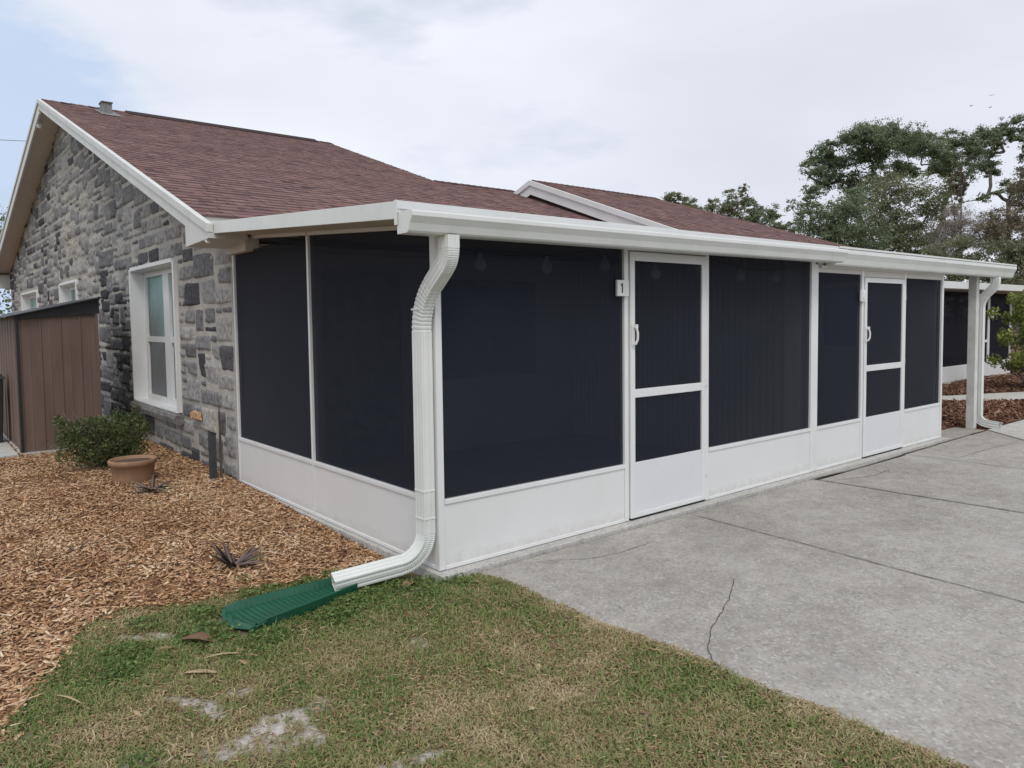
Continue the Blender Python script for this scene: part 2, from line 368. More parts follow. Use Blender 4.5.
def in_sb(x, y):
    ux, uy = -.745, -.10; L = math.hypot(ux, uy); ux /= L; uy /= L
    p = (x+.50)*ux+(y-.235)*uy; q = -(x+.50)*uy+(y-.235)*ux
    return (p > -.01) & (p < L+.005) & (np.abs(q) < .10+.085*p/L)
def chips(name, P, Z, mat, L=(.016, .06), W=(.005, .018), label=None, cat=None, flat=.25, tone=None, **kw):
    n = len(P); l = rng.uniform(*L, n)*rng.uniform(.6, 1, n); w = rng.uniform(*W, n); t = rng.uniform(.0015, .004, n)
    yaw = rng.uniform(0, 2*PI, n); pit = rng.normal(0, flat, n); rol = rng.normal(0, flat*1.4, n)
    base = np.array([[-1, -1, -1], [1, -1, -1], [1, 1, -1], [-1, 1, -1], [-1, -1, 1], [1, -1, 1], [1, 1, 1], [-1, 1, 1]], float)*.5
    v = np.repeat(base[None], n, 0)
    v[:, :, 0] += rng.uniform(-.12, .12, (n, 8)); v[:, 1:3, 1] *= rng.uniform(.3, 1, (n, 1)); v[:, 5:7, 1] *= rng.uniform(.3, 1, (n, 1))
    v[:, :, 0] *= l[:, None]; v[:, :, 1] *= w[:, None]; v[:, :, 2] *= t[:, None]
    cr, sr = np.cos(rol)[:, None], np.sin(rol)[:, None]; y = v[:, :, 1]*cr-v[:, :, 2]*sr; z = v[:, :, 1]*sr+v[:, :, 2]*cr
    cp, sp = np.cos(pit)[:, None], np.sin(pit)[:, None]; x = v[:, :, 0]*cp-z*sp; z = v[:, :, 0]*sp+z*cp
    cy, sy = np.cos(yaw)[:, None], np.sin(yaw)[:, None]
    V = np.stack([x*cy-y*sy+P[:, 0, None], x*sy+y*cy+P[:, 1, None], z+Z[:, None]], -1).reshape(-1, 3)
    f = np.array([[4, 5, 6, 7], [0, 1, 5, 4], [1, 2, 6, 5], [2, 3, 7, 6], [3, 0, 4, 7]])
    Fq = (f[None]+np.arange(n)[:, None, None]*8).reshape(-1, 4)
    r = rng.uniform(0, 1, n) if tone is None else np.clip(tone, 0, 1)
    return npmesh(name, V, Fq, mat, rnd=np.repeat(r, 5), label=label, category=None, **kw) if False else npmesh(name, V, Fq, mat, rnd=np.repeat(r, 5), label=label, cat=cat, **kw)
def scatter(n, x0, x1, y0, y1): return np.stack([rng.uniform(x0, x1, n), rng.uniform(y0, y1, n)], 1)
P = np.concatenate([scatter(30000, -3.0, -.01, -1.3, 1.6), scatter(27000, -2.8, -.01, 1.6, 4.2), scatter(16000, -2.6, -.01, 4.2, 7.6), scatter(3500, -2.8, 0.12, -.5, .8), scatter(22000, -4.8, -2.6, -2.0, 7.0)])
stray = rng.uniform(0, 1, len(P)) < .09
dd = P[:, 1]-edge_y(P[:, 0])
keep = is_mulch(P[:, 0], P[:, 1]) | (stray & (dd > -.35-.25*rng.uniform(0, 1, len(P))))
keep &= ~((P[:, 0] > -.1) & (P[:, 1] < .45) & ~stray)
keep &= (P[:, 0] < -.038) & ~((P[:, 1] > 6.38) & (P[:, 0] < -1.44)) & ~in_sb(P[:, 0], P[:, 1])
P = P[keep]; big = np.where(fbm(P[:, 0]*1.3, P[:, 1]*1.3, 8) > .5, 1, 0)
sml = 0
red = np.clip((-1.75-P[:, 0])*1.2, 0, 1)*np.clip((1.1-P[:, 1])*1.5, 0, 1)
tone = rng.beta(1.7, 1.6, len(P))*.95+.55*(fbm(P[:, 0]*2.3, P[:, 1]*2.3, 3)-.5)-.2*red
chips('mulch', P, zmul(P[:, 0], P[:, 1])+rng.uniform(-.002, .02, len(P)), MT['chip'], tone=tone, label='tan wood chip mulch spread in front of the stone wall', cat='mulch', kind='stuff')
# a few long stringy strips of bark in the bed
P = scatter(260, -2.6, -.1, -1.0, 5.0); P = P[is_mulch(P[:, 0], P[:, 1])]
chips('bark_strips', P, zmul(P[:, 0], P[:, 1])+.022, MT['chip'], L=(.08, .2), W=(.004, .010), flat=.12, tone=rng.uniform(.4, 1, len(P)), label='long pale bark strips lying on the mulch', cat='bark', kind='stuff')

# grass blades
def blades(name, P, Z, mat, hgt, lean, tone, wid=.0027, **kw):
    n = len(P); h = hgt; yaw = rng.uniform(0, 2*PI, n); dx, dy = np.cos(yaw), np.sin(yaw)
    w = wid*rng.uniform(.6, 1.4, n); sx, sy = -dy*w, dx*w
    up1 = h*.55*np.cos(lean*.6); out1 = h*.55*np.sin(lean*.6)
    up2 = up1+h*.45*np.cos(np.minimum(lean*1.5, 1.9)); out2 = out1+h*.45*np.sin(np.minimum(lean*1.5, 1.9))
    b0 = np.stack([P[:, 0], P[:, 1], Z], 1)
    def at(o, u, k): return b0+np.stack([dx*o+sx*k, dy*o+sy*k, u], 1)
    V = np.stack([at(0, 0*h-.004, 1), at(0, 0*h-.004, -1), at(out1, up1, .8), at(out1, up1, -.8), at(out2, up2, .15), at(out2, up2, -.15)], 1).reshape(-1, 3)
    f = np.array([[0, 1, 3, 2], [2, 3, 5, 4]]); Fq = (f[None]+np.arange(n)[:, None, None]*6).reshape(-1, 4)
    return npmesh(name, V, Fq, mat, rnd=np.repeat(np.clip(tone, 0, 1), 2), **kw)
N = 330000
P = scatter(N, -3.4, .6, -3.6, .75)
# only keep what lies in front of the camera's feet and beyond
keep = ~is_mulch(P[:, 0], P[:, 1]-.04) & (P[:, 0] < drive_x(P[:, 1])+.035*fbm(P[:, 0]*6, P[:, 1]*6)) & ~((P[:, 1] > -.09) & (P[:, 0] > -.09)) & ~in_sb(P[:, 0], P[:, 1])
s = sandv(P[:, 0], P[:, 1]); keep &= rng.uniform(0, 1, N) > .93*s**.8
dens = fbm(P[:, 0]*5, P[:, 1]*5, 1); keep &= rng.uniform(0, 1, N) < .25+1.1*dens
P = P[keep]; n = len(P)
zone = fbm(P[:, 0]*1.6, P[:, 1]*1.6, 7); z2 = fbm(P[:, 0]*7, P[:, 1]*7, 2)
eg = np.clip(1-(drive_x(P[:, 1])-P[:, 0])/.13, 0, 1)
tone = .07+rng.beta(1.6, 1.6, n)*.66+1.1*(zone-.45)+1.0*(z2-.5)+.28*eg
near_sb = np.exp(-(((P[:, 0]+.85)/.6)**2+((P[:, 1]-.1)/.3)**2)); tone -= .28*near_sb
dry = tone > .62
h = rng.uniform(.016, .052, n)*(.55+.9*z2)*np.where(rng.uniform(0, 1, n) < .05, 1.5, 1); lean = np.where(dry, rng.uniform(1.1, 1.7, n), rng.uniform(.6, 1.55, n))
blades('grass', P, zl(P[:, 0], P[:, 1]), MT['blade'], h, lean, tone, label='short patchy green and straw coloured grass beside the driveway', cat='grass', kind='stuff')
# thatch: dry clippings lying flat
P = scatter(60000, -3.2, .45, -3.4, .6); P = P[~is_mulch(P[:, 0], P[:, 1]) & (P[:, 0] < drive_x(P[:, 1])+.05) & ~((P[:, 1] > -.09) & (P[:, 0] > -.09)) & ~in_sb(P[:, 0], P[:, 1])]
s = sandv(P[:, 0], P[:, 1]); P = P[rng.uniform(0, 1, len(P)) > s*.8]
chips('dry_clippings', P, zl(P[:, 0], P[:, 1])+rng.uniform(.003, .016, len(P)), MT['deadleaf'], L=(.015, .05), W=(.0015, .004), flat=.3, label='dry grass clippings lying on the lawn', cat='clippings', kind='stuff')
# broad leaved weeds
cl = [(-1.3, .38, .10), (-.66, .42, .09), (-.50, .47, .07), (-.62, -.02, .10), (-.48, .02, .09), (-.3, .02, .09), (-1.36, .1, .13), (-1.72, .12, .10), (-1.78, -.05, .09), (-.75, -.12, .1), (-1.55, .45, .08),
      (-.10, -.03, .08), (.03, -.16, .08), (-.95, .72, .05), (-2.25, .55, .05), (-1.0, .5, .06), (-1.12, -.14, .1), (-.2, -.15, .07), (-2.3, -.72, .07), (-1.9, -.9, .06), (-.85, .5, .05)]
V = []; R = []
for cx, cy, r in cl:
    k = int(3600*r*r*9)
    a = rng.uniform(0, 2*PI, k); q = r*np.sqrt(rng.uniform(0, 1, k)); x = cx+q*np.cos(a); y = cy+q*np.sin(a)*1.2
    z = gz(x, y)+.012+.03*np.clip((x+1), 0, 1)*np.clip(-y/.35, 0, 1)+rng.uniform(.0, .05, k)*(1-(q/r)**2*.6)
    for i in range(k):
        if in_sb(x[i], y[i]): continue
        c = Vector((x[i]+random.gauss(0, .02), y[i]+random.gauss(0, .02), z[i])); t = Vector((random.gauss(0, 1), random.gauss(0, 1), random.gauss(.2, .5))).normalized(); b_ = t.cross(Vector((random.gauss(0, .5), random.gauss(0, .5), 1))).normalized()
        l = random.uniform(.008, .016); w_ = l*random.uniform(.35, .6)
        V += [c-t*l, c+b_*w_, c+t*l, c-b_*w_]; R.append(random.random())
npmesh('weeds', V, np.arange(len(V)).reshape(-1, 4), MT['weed'], rnd=R, label='bright green leafy weeds around the splash block and lawn edge', cat='weeds', kind='stuff')

# driveway: cast slabs with open joints over dirt
MB().add([(.10, -14, -.052), (9.4, -14, -.052), (9.4, .20, -.052), (.10, .20, -.052)], [(0, 1, 2, 3)]).build('driveway_base', MT['crackmat'], kind='structure')
def jx(x0, x1, y, s): # joint position in x along y
    return x0+(x1-x0)*(-y/2.45)+.012*(float(fbm(y*3.1, s))-.5)*2+.006*(float(fbm(y*14, s+3))-.5)*2
J = [None, (2.31, 2.14, 1.1), (4.22, 4.27, 2.2), (6.15, 6.2, 3.3), (8.2, 8.0, 4.4)]
dr = MB()
for k in range(4):
    ys_ = [(-.105 if k < 2 else (-.16 if k == 2 else -.09))]+[-.3*i for i in range(1, 46)]
    yv = ys_
    L_ = [((float(drive_x(y)) if k == 0 else jx(*J[k][:2], y, J[k][2])+.006), y) for y in yv]
    R_ = [(jx(*J[k+1][:2], y, J[k+1][2])-.006, y) for y in yv]
    zt = -.030-(.003*k % .005)
    for i in range(len(yv)-1):
        a, b_, c, d = L_[i], R_[i], R_[i+1], L_[i+1]
        dr.add([(a[0], a[1], zt), (b_[0], b_[1], zt), (c[0], c[1], zt), (d[0], d[1], zt)], [(3, 2, 1, 0)])
        for p, q in ((a, d), (b_, c)): dr.add([(p[0], p[1], zt), (q[0], q[1], zt), (q[0], q[1], -.14), (p[0], p[1], -.14)], [(0, 1, 2, 3)])
    a, b_ = L_[0], R_[0]; dr.add([(a[0], a[1], zt), (b_[0], b_[1], zt), (b_[0], b_[1], -.14), (a[0], a[1], -.14)], [(0, 1, 2, 3)])
dr.add([(8.05, -.10, -.037), (14, -.10, -.037), (14, -14, -.037), (7.2, -14, -.037)], [(3, 2, 1, 0)])
dr.build('driveway', MT['concrete'], kind='structure')
# the crack across the first slab and smaller ones
def crack(pts, w=.006, z=-.026, jit=.012):
    mb = MB(); L_ = []; 
    fine = []
    for (x0, y0), (x1, y1) in zip(pts[:-1], pts[1:]):
        for i in range(12):
            t = i/12; fine.append((x0+(x1-x0)*t, y0+(y1-y0)*t))
    fine.append(pts[-1]); vs = []
    for i, (x, y) in enumerate(fine):
        a, b_ = fine[max(i-1, 0)], fine[min(i+1, len(fine)-1)]; d = Vector((b_[0]-a[0], b_[1]-a[1])).normalized(); nrm = Vector((-d.y, d.x))
        j = jit*(float(fbm(x*13, y*13, 6))-.5)*2; ww = w*(.3+1.1*float(fbm(x*21, y*21)))*min(1, i/4+.15, (len(fine)-1-i)/4+.15)
        vs += [(x+nrm.x*(j+ww), y+nrm.y*(j+ww), z), (x+nrm.x*(j-ww), y+nrm.y*(j-ww), z)]
    mb.add(vs, [(2*i, 2*i+1, 2*i+3, 2*i+2) for i in range(len(fine)-1)])
    return mb
cr = crack([(1.30, -1.20), (1.12, -1.31), (.94, -1.40), (.76, -1.475), (.60, -1.545), (.45, -1.63), (.34, -1.72), (.26, -1.81)], .0026, jit=.012)
for pts, w in (([(.62, -.18), (.80, -.30), (.92, -.38), (1.2, -.42), (1.55, -.40)], .0022), ([(.62, -.18), (.66, -.27), (.75, -.29)], .002),
               ([(4.30, -.28), (4.8, -.42), (5.2, -.40)], .004), ([(6.2, -.6), (7.1, -.62), (8.0, -.7)], .003)):
    c2 = crack(pts, w); cr.add(c2.v, c2.f)
for k in (1, 2, 3):
    c2 = crack([(jx(*J[k][:2], y, J[k][2]), y) for y in ([-.12, -.6, -1.2, -1.8, -2.4, -3.0, -4, -5, -6, -8, -10, -13])], .0062, -.0255); cr.add(c2.v, c2.f)
c2 = crack([(4.2, -.098), (5.0, -.155), (6.4, -.125), (8.7, -.082)], .008, -.0255); cr.add(c2.v, c2.f)
cr.build('driveway_cracks', MT['crackmat'], kind='structure')
# strip of old slab between the second joint and the porch, new pale walk, further paving
MB().add([(4.2, -.085, -.034), (5.0, -.15, -.034), (6.4, -.12, -.034), (8.75, -.075, -.034), (8.75, .30, -.034), (7.62, .34, -.034), (7.62, .02, -.034), (4.2, .02, -.034)], [tuple(range(8))]).build('apron', MT['concrete'], kind='structure')
MB().prism([(8.13, -.74, -.12), (9.4, -.95, -.12), (12.9, -1.6, -.12), (13.6, -.55, -.12), (10.8, -.10, -.12), (8.77, -.10, -.12)], [(8.13, -.74, -.024), (9.4, -.95, -.024), (12.9, -1.6, -.024), (13.6, -.55, -.024), (10.8, -.10, -.024), (8.77, -.10, -.024)]).build('walkway', MT['newconc'], kind='structure')
w = [(11.75, 1.70), (12.8, .68), (13.5, -.52), (15.6, -.3), (16.6, .4), (14.7, 1.20), (12.9, 1.95), (12.2, 3.2), (11.2, 3.2)]
MB().prism([(x, y, -.12) for x, y in w], [(x, y, -.02) for x, y in w]).build('walkway', MT['newconc'], kind='structure')
MB().prism([(x, y, -.12) for x, y in ((-4.5, 6.3), (-1.47, 6.42), (-1.44, 9.6), (-4.5, 9.6))], [(x, y, .052) for x, y in ((-4.5, 6.3), (-1.47, 6.42), (-1.44, 9.6), (-4.5, 9.6))]).build('side_path', MT['newconc'], kind='structure')
# mulch to the right
mr = [(7.66, .32), (8.8, .26), (8.8, -.08), (10.8, -.08), (13.5, -.5), (40, -2), (40, 14), (7.66, 14)]
MB().add([(x, y, -.045) for x, y in mr], [tuple(range(len(mr)))]).build('far_mulch_bed', MT['bed2'], kind='structure')
P = np.concatenate([scatter(17000, 8.82, 14, -.1, 4), scatter(12000, 12.5, 20, .2, 3.0), scatter(1500, 7.7, 8.9, .35, 4)])
def inpoly(P, poly):
    c = np.zeros(len(P), bool); j = len(poly)-1
    for i in range(len(poly)):
        xi, yi = poly[i]; xj, yj = poly[j]
        c ^= ((yi > P[:, 1]) != (yj > P[:, 1])) & (P[:, 0] < (xj-xi)*(P[:, 1]-yi)/(yj-yi+1e-12)+xi); j = i
    return c
P = P[~inpoly(P, w) & ~((P[:, 1] < -.10+.0*P[:, 0])) & ~((P[:, 0] < 8.95) & (P[:, 1] < .3))]
chips('red_mulch', P, -.045+rng.uniform(0, .035, len(P))+.05*fbm(P[:, 0], P[:, 1]), MT['chip2'], L=(.03, .11), W=(.012, .035), flat=.35, label='red brown bark mulch beyond the right end of the porch', cat='mulch', kind='stuff')

# ================================================================== HOUSE
house = thing('house', (0, 3.5, 0), 'long grey stone house with red brown shingle roof and white screened porch along its front', 'house')
H = house
RS = 3.06/8.75                                  # front roof slope
def zA(y): return 2.39+RS*(y-2.95) if y <= 11.7 else 5.45-.265*(y-11.7)
YL = 20.6
# --- stone gable wall: mortar backing with projecting blocks
W1 = (5.27, 7.22, .51, 2.23); W2 = (15.7, 18.2, 1.2, 2.27); W3 = (11.1, 12.7, 1.2, 2.27)
cs = .095; y0w = 3.47; ncy = int((YL-y0w)/cs); ncz = int(5.5/cs)
occ = np.zeros((ncy, ncz), bool)
for a, b_, c, d in (W1, W2, W3):
    occ[int((a-y0w-.01)/cs):int(math.ceil((b_-y0w+.01)/cs)), int((c+.09)/cs):int(math.ceil((d+.11)/cs))] = True
SV = []; SF = []; SR = []; nb = 0
order = [(7, 3), (5, 3), (5, 2), (4, 3), (4, 2), (7, 2), (3, 2), (4, 1), (3, 3), (8, 2), (3, 1), (6, 1)]
wts = [3, 4, 6, 4, 5, 3, 3, 2, 2, 2, 1.5, 1.2]
for jz in range(ncz):
    for iy in range(ncy):
        if occ[iy, jz]: continue
        for (wy, hz) in random.choices(order, wts, k=7)+[(2, 1), (1, 1)]:
            if iy+wy <= ncy and jz+hz <= ncz and not occ[iy:iy+wy, jz:jz+hz].any(): break
        else: wy = hz = 1
        occ[iy:iy+wy, jz:jz+hz] = True
        ya, yb = y0w+iy*cs, y0w+(iy+wy)*cs; za, zb = -.1+jz*cs, -.1+(jz+hz)*cs
        far = ya > 9
        g = random.uniform(.004, .012) if far or ya > 7.3 else random.uniform(.007, .015)
        ya += g; yb -= g; za += g; zb -= g
        def top(y): return zA(y)-.12
        if za > top((ya+yb)/2)-.02: continue
        zb = min(zb, top(max(min((ya+yb)/2, 30), 0)))
        if zb-za < .02: continue
        step = .05 if far else .026
        ny = max(3, int((yb-ya)/step)+2); nz = max(3, int((zb-za)/step)+2)
        ty = np.linspace(0, 1, ny); tz = np.linspace(0, 1, nz); TY, TZ = np.meshgrid(ty, tz, indexing='ij')
        Y = ya+(yb-ya)*TY; Z = za+(zb-za)*TZ
        ec = np.minimum(np.minimum(TY, 1-TY)*(yb-ya), np.minimum(TZ, 1-TZ)*(zb-za))
        jt = .016 if far else .011
        Y = Y+jt*2*(fbm(Y*9, Z*9, nb*.37)-.5)*(1); Z = Z+jt*2*(fbm(Y*9, Z*9, 50+nb*.37)-.5)
        th = random.uniform(.006, .018)*(1.6 if ya > 7.3 else 1)
        dome = np.clip(ec/.010, 0, 1)**.8
        rough = .038 if ya > 7.3 else .014
        tilt = random.gauss(0, .02)*(TY-.5)+random.gauss(0, .012)*(TZ-.5)
        X = -(th*dome+tilt*dome+rough*(fbm(Y*13, Z*20, nb*1.7, 4)-.45)*dome)
        X = np.where(ec < 1e-6, .012, X)
        b0 = sum(len(v) for v in SV) if False else nb_v if nb else 0
        V = np.stack([X, Y, Z], -1).reshape(-1, 3)
        i = np.arange(ny-1)[:, None]*nz+np.arange(nz-1)[None, :]
        Fq = np.stack([i, i+1, i+nz+1, i+nz], -1).reshape(-1, 4)
        SV.append(V); SF.append(Fq+b0); nb_v = b0+len(V); nb += 1
        tone = random.betavariate(2.4, 2.0)
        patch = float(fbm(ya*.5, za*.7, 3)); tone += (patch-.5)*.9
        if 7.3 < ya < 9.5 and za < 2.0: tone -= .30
        if random.random() < .04: tone = random.uniform(.02, .2)
        if 1.2 < zb and random.random() < .02: tone = 1
        SR.append(np.full(len(Fq), min(max(tone, 0), 1)))
def gable_poly(x): return [(x, 3.455, -.15), (x, YL, -.15), (x, YL, zA(YL)-.1), (x, 11.7, 5.45-.1), (x, 3.455, zA(3.455)-.1)]
# backing as strips around the openings
mo = MB()
def wallstrip(ya, yb, za, zt=None):
    n = max(1, int((yb-ya)/.5))
    for k in range(n):
        a = ya+(yb-ya)*k/n; b_ = ya+(yb-ya)*(k+1)/n
        if a < 11.7 < b_: cuts = [(a, 11.7), (11.7, b_)]
        else: cuts = [(a, b_)]
        for p, q in cuts:
            t0 = zA(p)-.1 if zt is None else zt; t1 = zA(q)-.1 if zt is None else zt
            mo.add([(0, p, za), (0, q, za), (0, q, t1), (0, p, t0)], [(0, 3, 2, 1)])
prev = 3.455
for a, b_, c, d in (W1, W3, W2):
    wallstrip(prev, a, -.15); wallstrip(a, b_, -.15, c); wallstrip(a, b_, d); prev = b_
wallstrip(prev, YL, -.15)
V = np.concatenate(SV+[np.array(mo.v)]); nq = sum(len(f) for f in SF)
Fq = np.concatenate(SF+[np.array(mo.f)+nb_v])
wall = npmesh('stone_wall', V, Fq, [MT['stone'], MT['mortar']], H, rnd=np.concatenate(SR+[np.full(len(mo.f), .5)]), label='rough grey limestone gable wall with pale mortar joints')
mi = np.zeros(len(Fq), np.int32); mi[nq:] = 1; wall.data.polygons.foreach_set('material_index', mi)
wall.data.update()
# rest of the shell
MB().box(.42, 14.6, 3.455, 3.60, -.1, 2.45).build('front_wall', MT['wall_in'], H)
sh = MB()
sh.box(.03, 5.0, YL-.2, YL, -.1, zA(YL)-.12)
sh.build('back_wall', MT['wall_in'], H)
MB().box(14.4, 14.6, 3.6, 10.5, -.1, 2.3).build('end_wall', MT['wall_in'], H)
MB().box(.03, .42, 3.455, 3.60, -.1, 2.45).build('wall_return', MT['wall_in'], H)
# A's far gable above the lower roof
MB().prism([(4.90, 3.7, 2.4), (4.90, YL-.3, 2.4), (4.90, YL-.3, zA(YL)-.2), (4.90, 11.7, 5.2), (4.90, 3.7, zA(3.7)-.25)], [(5.0, 3.7, 2.4), (5.0, YL-.3, 2.4), (5.0, YL-.3, zA(YL)-.2), (5.0, 11.7, 5.2), (5.0, 3.7, zA(3.7)-.25)]).build('gable_end', MT['trim'], H)

# --- shingled slopes
def shingles(parent, xa, xb, yA, yB, zf, name='roof', seed=1, expo=.145, **kw):
    """courses of laminated shingles between y=yA (eave) and yB (ridge); xa,xb functions of y"""
    r = random.Random(seed); V = []; Fc = []; R = []
    sgn = 1 if yB > yA else -1; L = abs(yB-yA); n = int(L/expo); e = L/n
    for k in range(n):
        ya = yA+sgn*e*k; yb = yA+sgn*e*(k+1)
        za, zb = zf(ya), zf(yb); x = xa(ya); xe = xb(ya); x -= 0
        band = .10*(float(vnoise(k*.7, seed*3.1))-.5)
        while x < xe-.001:
            wdt = r.uniform(.06, .20); x1 = min(x+wdt, xe); hi = r.random() < .5
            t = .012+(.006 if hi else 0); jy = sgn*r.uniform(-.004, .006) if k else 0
            xr0 = min(x, xb(yb)); xr1 = min(x1, xb(yb)); xl0 = max(xr0, xa(yb)); xl1 = max(xr1, xa(yb))
            b0 = len(V)
            m_ = .34; ym = ya+(yb-ya)*m_; zm_ = za+(zb-za)*m_+t*(1-m_)+.003*m_
            V += [(x, ya+jy, za+t), (x1, ya+jy, za+t), (x1, ym, zm_), (x, ym, zm_), (xl1, yb, zb+.004+t*.3), (xl0, yb, zb+.004+t*.3), (x, ya+jy, za-.004), (x1, ya+jy, za-.004)]
            f = [(b0, b0+1, b0+2, b0+3), (b0+3, b0+2, b0+4, b0+5), (b0+6, b0+7, b0+1, b0)]
            if sgn < 0: f = [q[::-1] for q in f]
            Fc += f
            big = float(vnoise(x*1.7, k*.5, seed*2.0))-.5
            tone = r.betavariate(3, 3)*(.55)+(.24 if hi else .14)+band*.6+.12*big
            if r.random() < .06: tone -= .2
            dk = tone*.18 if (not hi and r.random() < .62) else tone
            R += [dk, tone, tone*.25]  # lower bands printed dark; butt faces darkened to paint shadow lines between courses
            x = x1
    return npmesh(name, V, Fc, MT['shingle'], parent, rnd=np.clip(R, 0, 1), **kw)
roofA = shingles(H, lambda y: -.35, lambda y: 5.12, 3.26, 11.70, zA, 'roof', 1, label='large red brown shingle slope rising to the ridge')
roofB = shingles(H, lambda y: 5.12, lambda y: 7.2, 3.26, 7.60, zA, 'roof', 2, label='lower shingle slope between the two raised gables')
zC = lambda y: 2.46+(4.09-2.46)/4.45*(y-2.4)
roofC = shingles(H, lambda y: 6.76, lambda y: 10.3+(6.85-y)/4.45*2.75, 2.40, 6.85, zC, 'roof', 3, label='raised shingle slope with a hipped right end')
# undersides / decks and back slopes
rb = MB()
rb.prism([(-.35, 3.28, zA(3.28)-.11), (-.35, 11.7, 5.34), (-.35, YL+.3, zA(YL+.3)-.11), (-.35, YL+.3, zA(YL+.3)), (-.35, 11.7, 5.45), (-.35, 3.28, zA(3.28)-.003)],
         [(5.12, 3.28, zA(3.28)-.11), (5.12, 11.7, 5.34), (5.12, YL+.3, zA(YL+.3)-.11), (5.12, YL+.3, zA(YL+.3)), (5.12, 11.7, 5.45), (5.12, 3.28, zA(3.28)-.003)])
rb.build('roof_deck', MT['soffit'], H)
rb = MB(); zB = zA(7.6)
rb.prism([(5.13, 3.28, zA(3.28)-.12), (5.13, 7.6, zB-.12), (5.13, 12.2, 2.4), (5.13, 12.2, 2.5), (5.13, 7.6, zB-.002), (5.13, 3.28, zA(3.28)-.004)], [(7.2, 3.28, zA(3.28)-.12), (7.2, 7.6, zB-.12), (7.2, 12.2, 2.4), (7.2, 12.2, 2.5), (7.2, 7.6, zB-.002), (7.2, 3.28, zA(3.28)-.004)])
rb.add([(6.78, 2.42, 2.457), (13.02, 2.42, 2.457), (10.3, 6.85, 4.087), (6.78, 6.85, 4.087), (6.78, 11.3, 2.46), (13.02, 11.3, 2.46)], [(0, 1, 2, 3), (3, 2, 5, 4), (1, 5, 2)])
rb.add([(6.78, 2.42, 2.35), (13.02, 2.42, 2.35), (13.02, 11.3, 2.35), (6.78, 11.3, 2.35)], [(3, 2, 1, 0)])
rb.build('roof_deck', MT['shingle'], H)
# ridge caps
def ridge(xa, xb, y, z, sl, sr, name='ridge_cap', parent=roofA):
    V = []; Fc = []; R = []; x = xa
    while x < xb:
        x1 = min(x+.145, xb); b0 = len(V); t = .02
        for yy, zz in ((y-.15, z-.15*sl), (y, z+.006), (y+.15, z-.15*sr)): V += [(x, yy, zz+t), (x1+.01, yy, zz+t-.008)]
        V += [(x, y-.15, z-.15*sl-.01), (x, y, z-.01), (x, y+.15, z-.15*sr-.01), (x1, y-.15, z-.15*sl-.02)]
        Fc += [(b0, b0+1, b0+3, b0+2), (b0+2, b0+3, b0+5, b0+4), (b0+6, b0, b0+2, b0+7), (b0+7, b0+2, b0+4, b0+8), (b0+6, b0+9, b0+1, b0)]
        R += [random.uniform(.0, .28)]*5; x = x1
    return npmesh(name, V, Fc, MT['shingle'], parent, rnd=R)
ridge(-.34, 5.12, 11.7, 5.455, RS, .265); ridge(5.1, 6.95, 7.6, zA(7.6)+.005, RS, RS, parent=roofB); ridge(6.78, 10.3, 6.85, 4.095, .366, .366, parent=roofC)
# raised ridge vent lengths
MB().prism([(1.0, 11.5, 5.40), (1.0, 11.7, 5.50), (1.0, 11.9, 5.42)], [(4.75, 11.5, 5.40), (4.75, 11.7, 5.50), (4.75, 11.9, 5.42)]).build('ridge_vent', MT['shingle'], roofA)
MB().box(.47, .63, 11.0, 11.2, 5.15, 5.405).box(.455, .645, 10.97, 11.23, 5.405, 5.42).build('roof_vent', MT['steel'], roofA, .006)
MB().prism([(.40, 10.7, zA(10.7)+.02), (.40, 11.3, zA(11.3)+.02), (.40, 11.3, zA(11.3)+.028), (.40, 10.7, zA(10.7)+.028)], [(.72, 10.7, zA(10.7)+.02), (.72, 11.3, zA(11.3)+.02), (.72, 11.3, zA(11.3)+.028), (.72, 10.7, zA(10.7)+.028)]).build('vent_flashing', MT['steel'], roofA)
# --- rakes, eave box, soffits of the stone gable
def rake(name, x0, x1, ya, yb, zf, dt, db, mat='trim', **kw):
    return MB().prism([(x0, ya, zf(ya)-dt), (x0, yb, zf(yb)-dt), (x0, yb, zf(yb)-db), (x0, ya, zf(ya)-db)], [(x1, ya, zf(ya)-dt), (x1, yb, zf(yb)-dt), (x1, yb, zf(yb)-db), (x1, ya, zf(ya)-db)]).build(name, MT[mat], H, .002, **kw)
rake('rake_board', -.385, -.352, 2.95, 11.70, zA, .010, .165)
rake('rake_trim', -.405, -.35, 2.88, 11.70, zA, -.022, .052)
rake('rake_board', -.385, -.352, 11.70, YL+.28, zA, .035, .235)
rake('rake_trim', -.405, -.35, 11.70, YL+.3, zA, -.006, .060)
rake('soffit', -.351, -.004, 3.3, 11.69, zA, .112, .125, 'header')
rake('soffit', -.351, -.004, 11.71, YL+.28, zA, .112, .150, 'header')
# boxed eave return at the lower right end of the rake
MB().prism([(-.388, 2.885, 2.325), (-.388, 2.885, 2.262), (-.388, 3.54, 2.238), (-.388, 3.54, 2.50)], [(-.05, 2.885, 2.325), (-.05, 2.885, 2.262), (-.05, 3.54, 2.238), (-.05, 3.54, 2.50)]).build('eave_return', MT['trim'], H, .002)
MB().box(-.37, .0, YL-.05, YL+.32, zA(YL)-.55, zA(YL)-.2).build('eave_return', MT['trim'], H, .002)
# house eave fascia behind the porch roof
B('eave_fascia', 'white', H, -.349, 6.7, 3.285, 3.31, 2.30, zA(3.28)-.02)
B('soffit', 'soffit', H, -.04, 14.7, 3.0, 3.45, 2.235, 2.25)
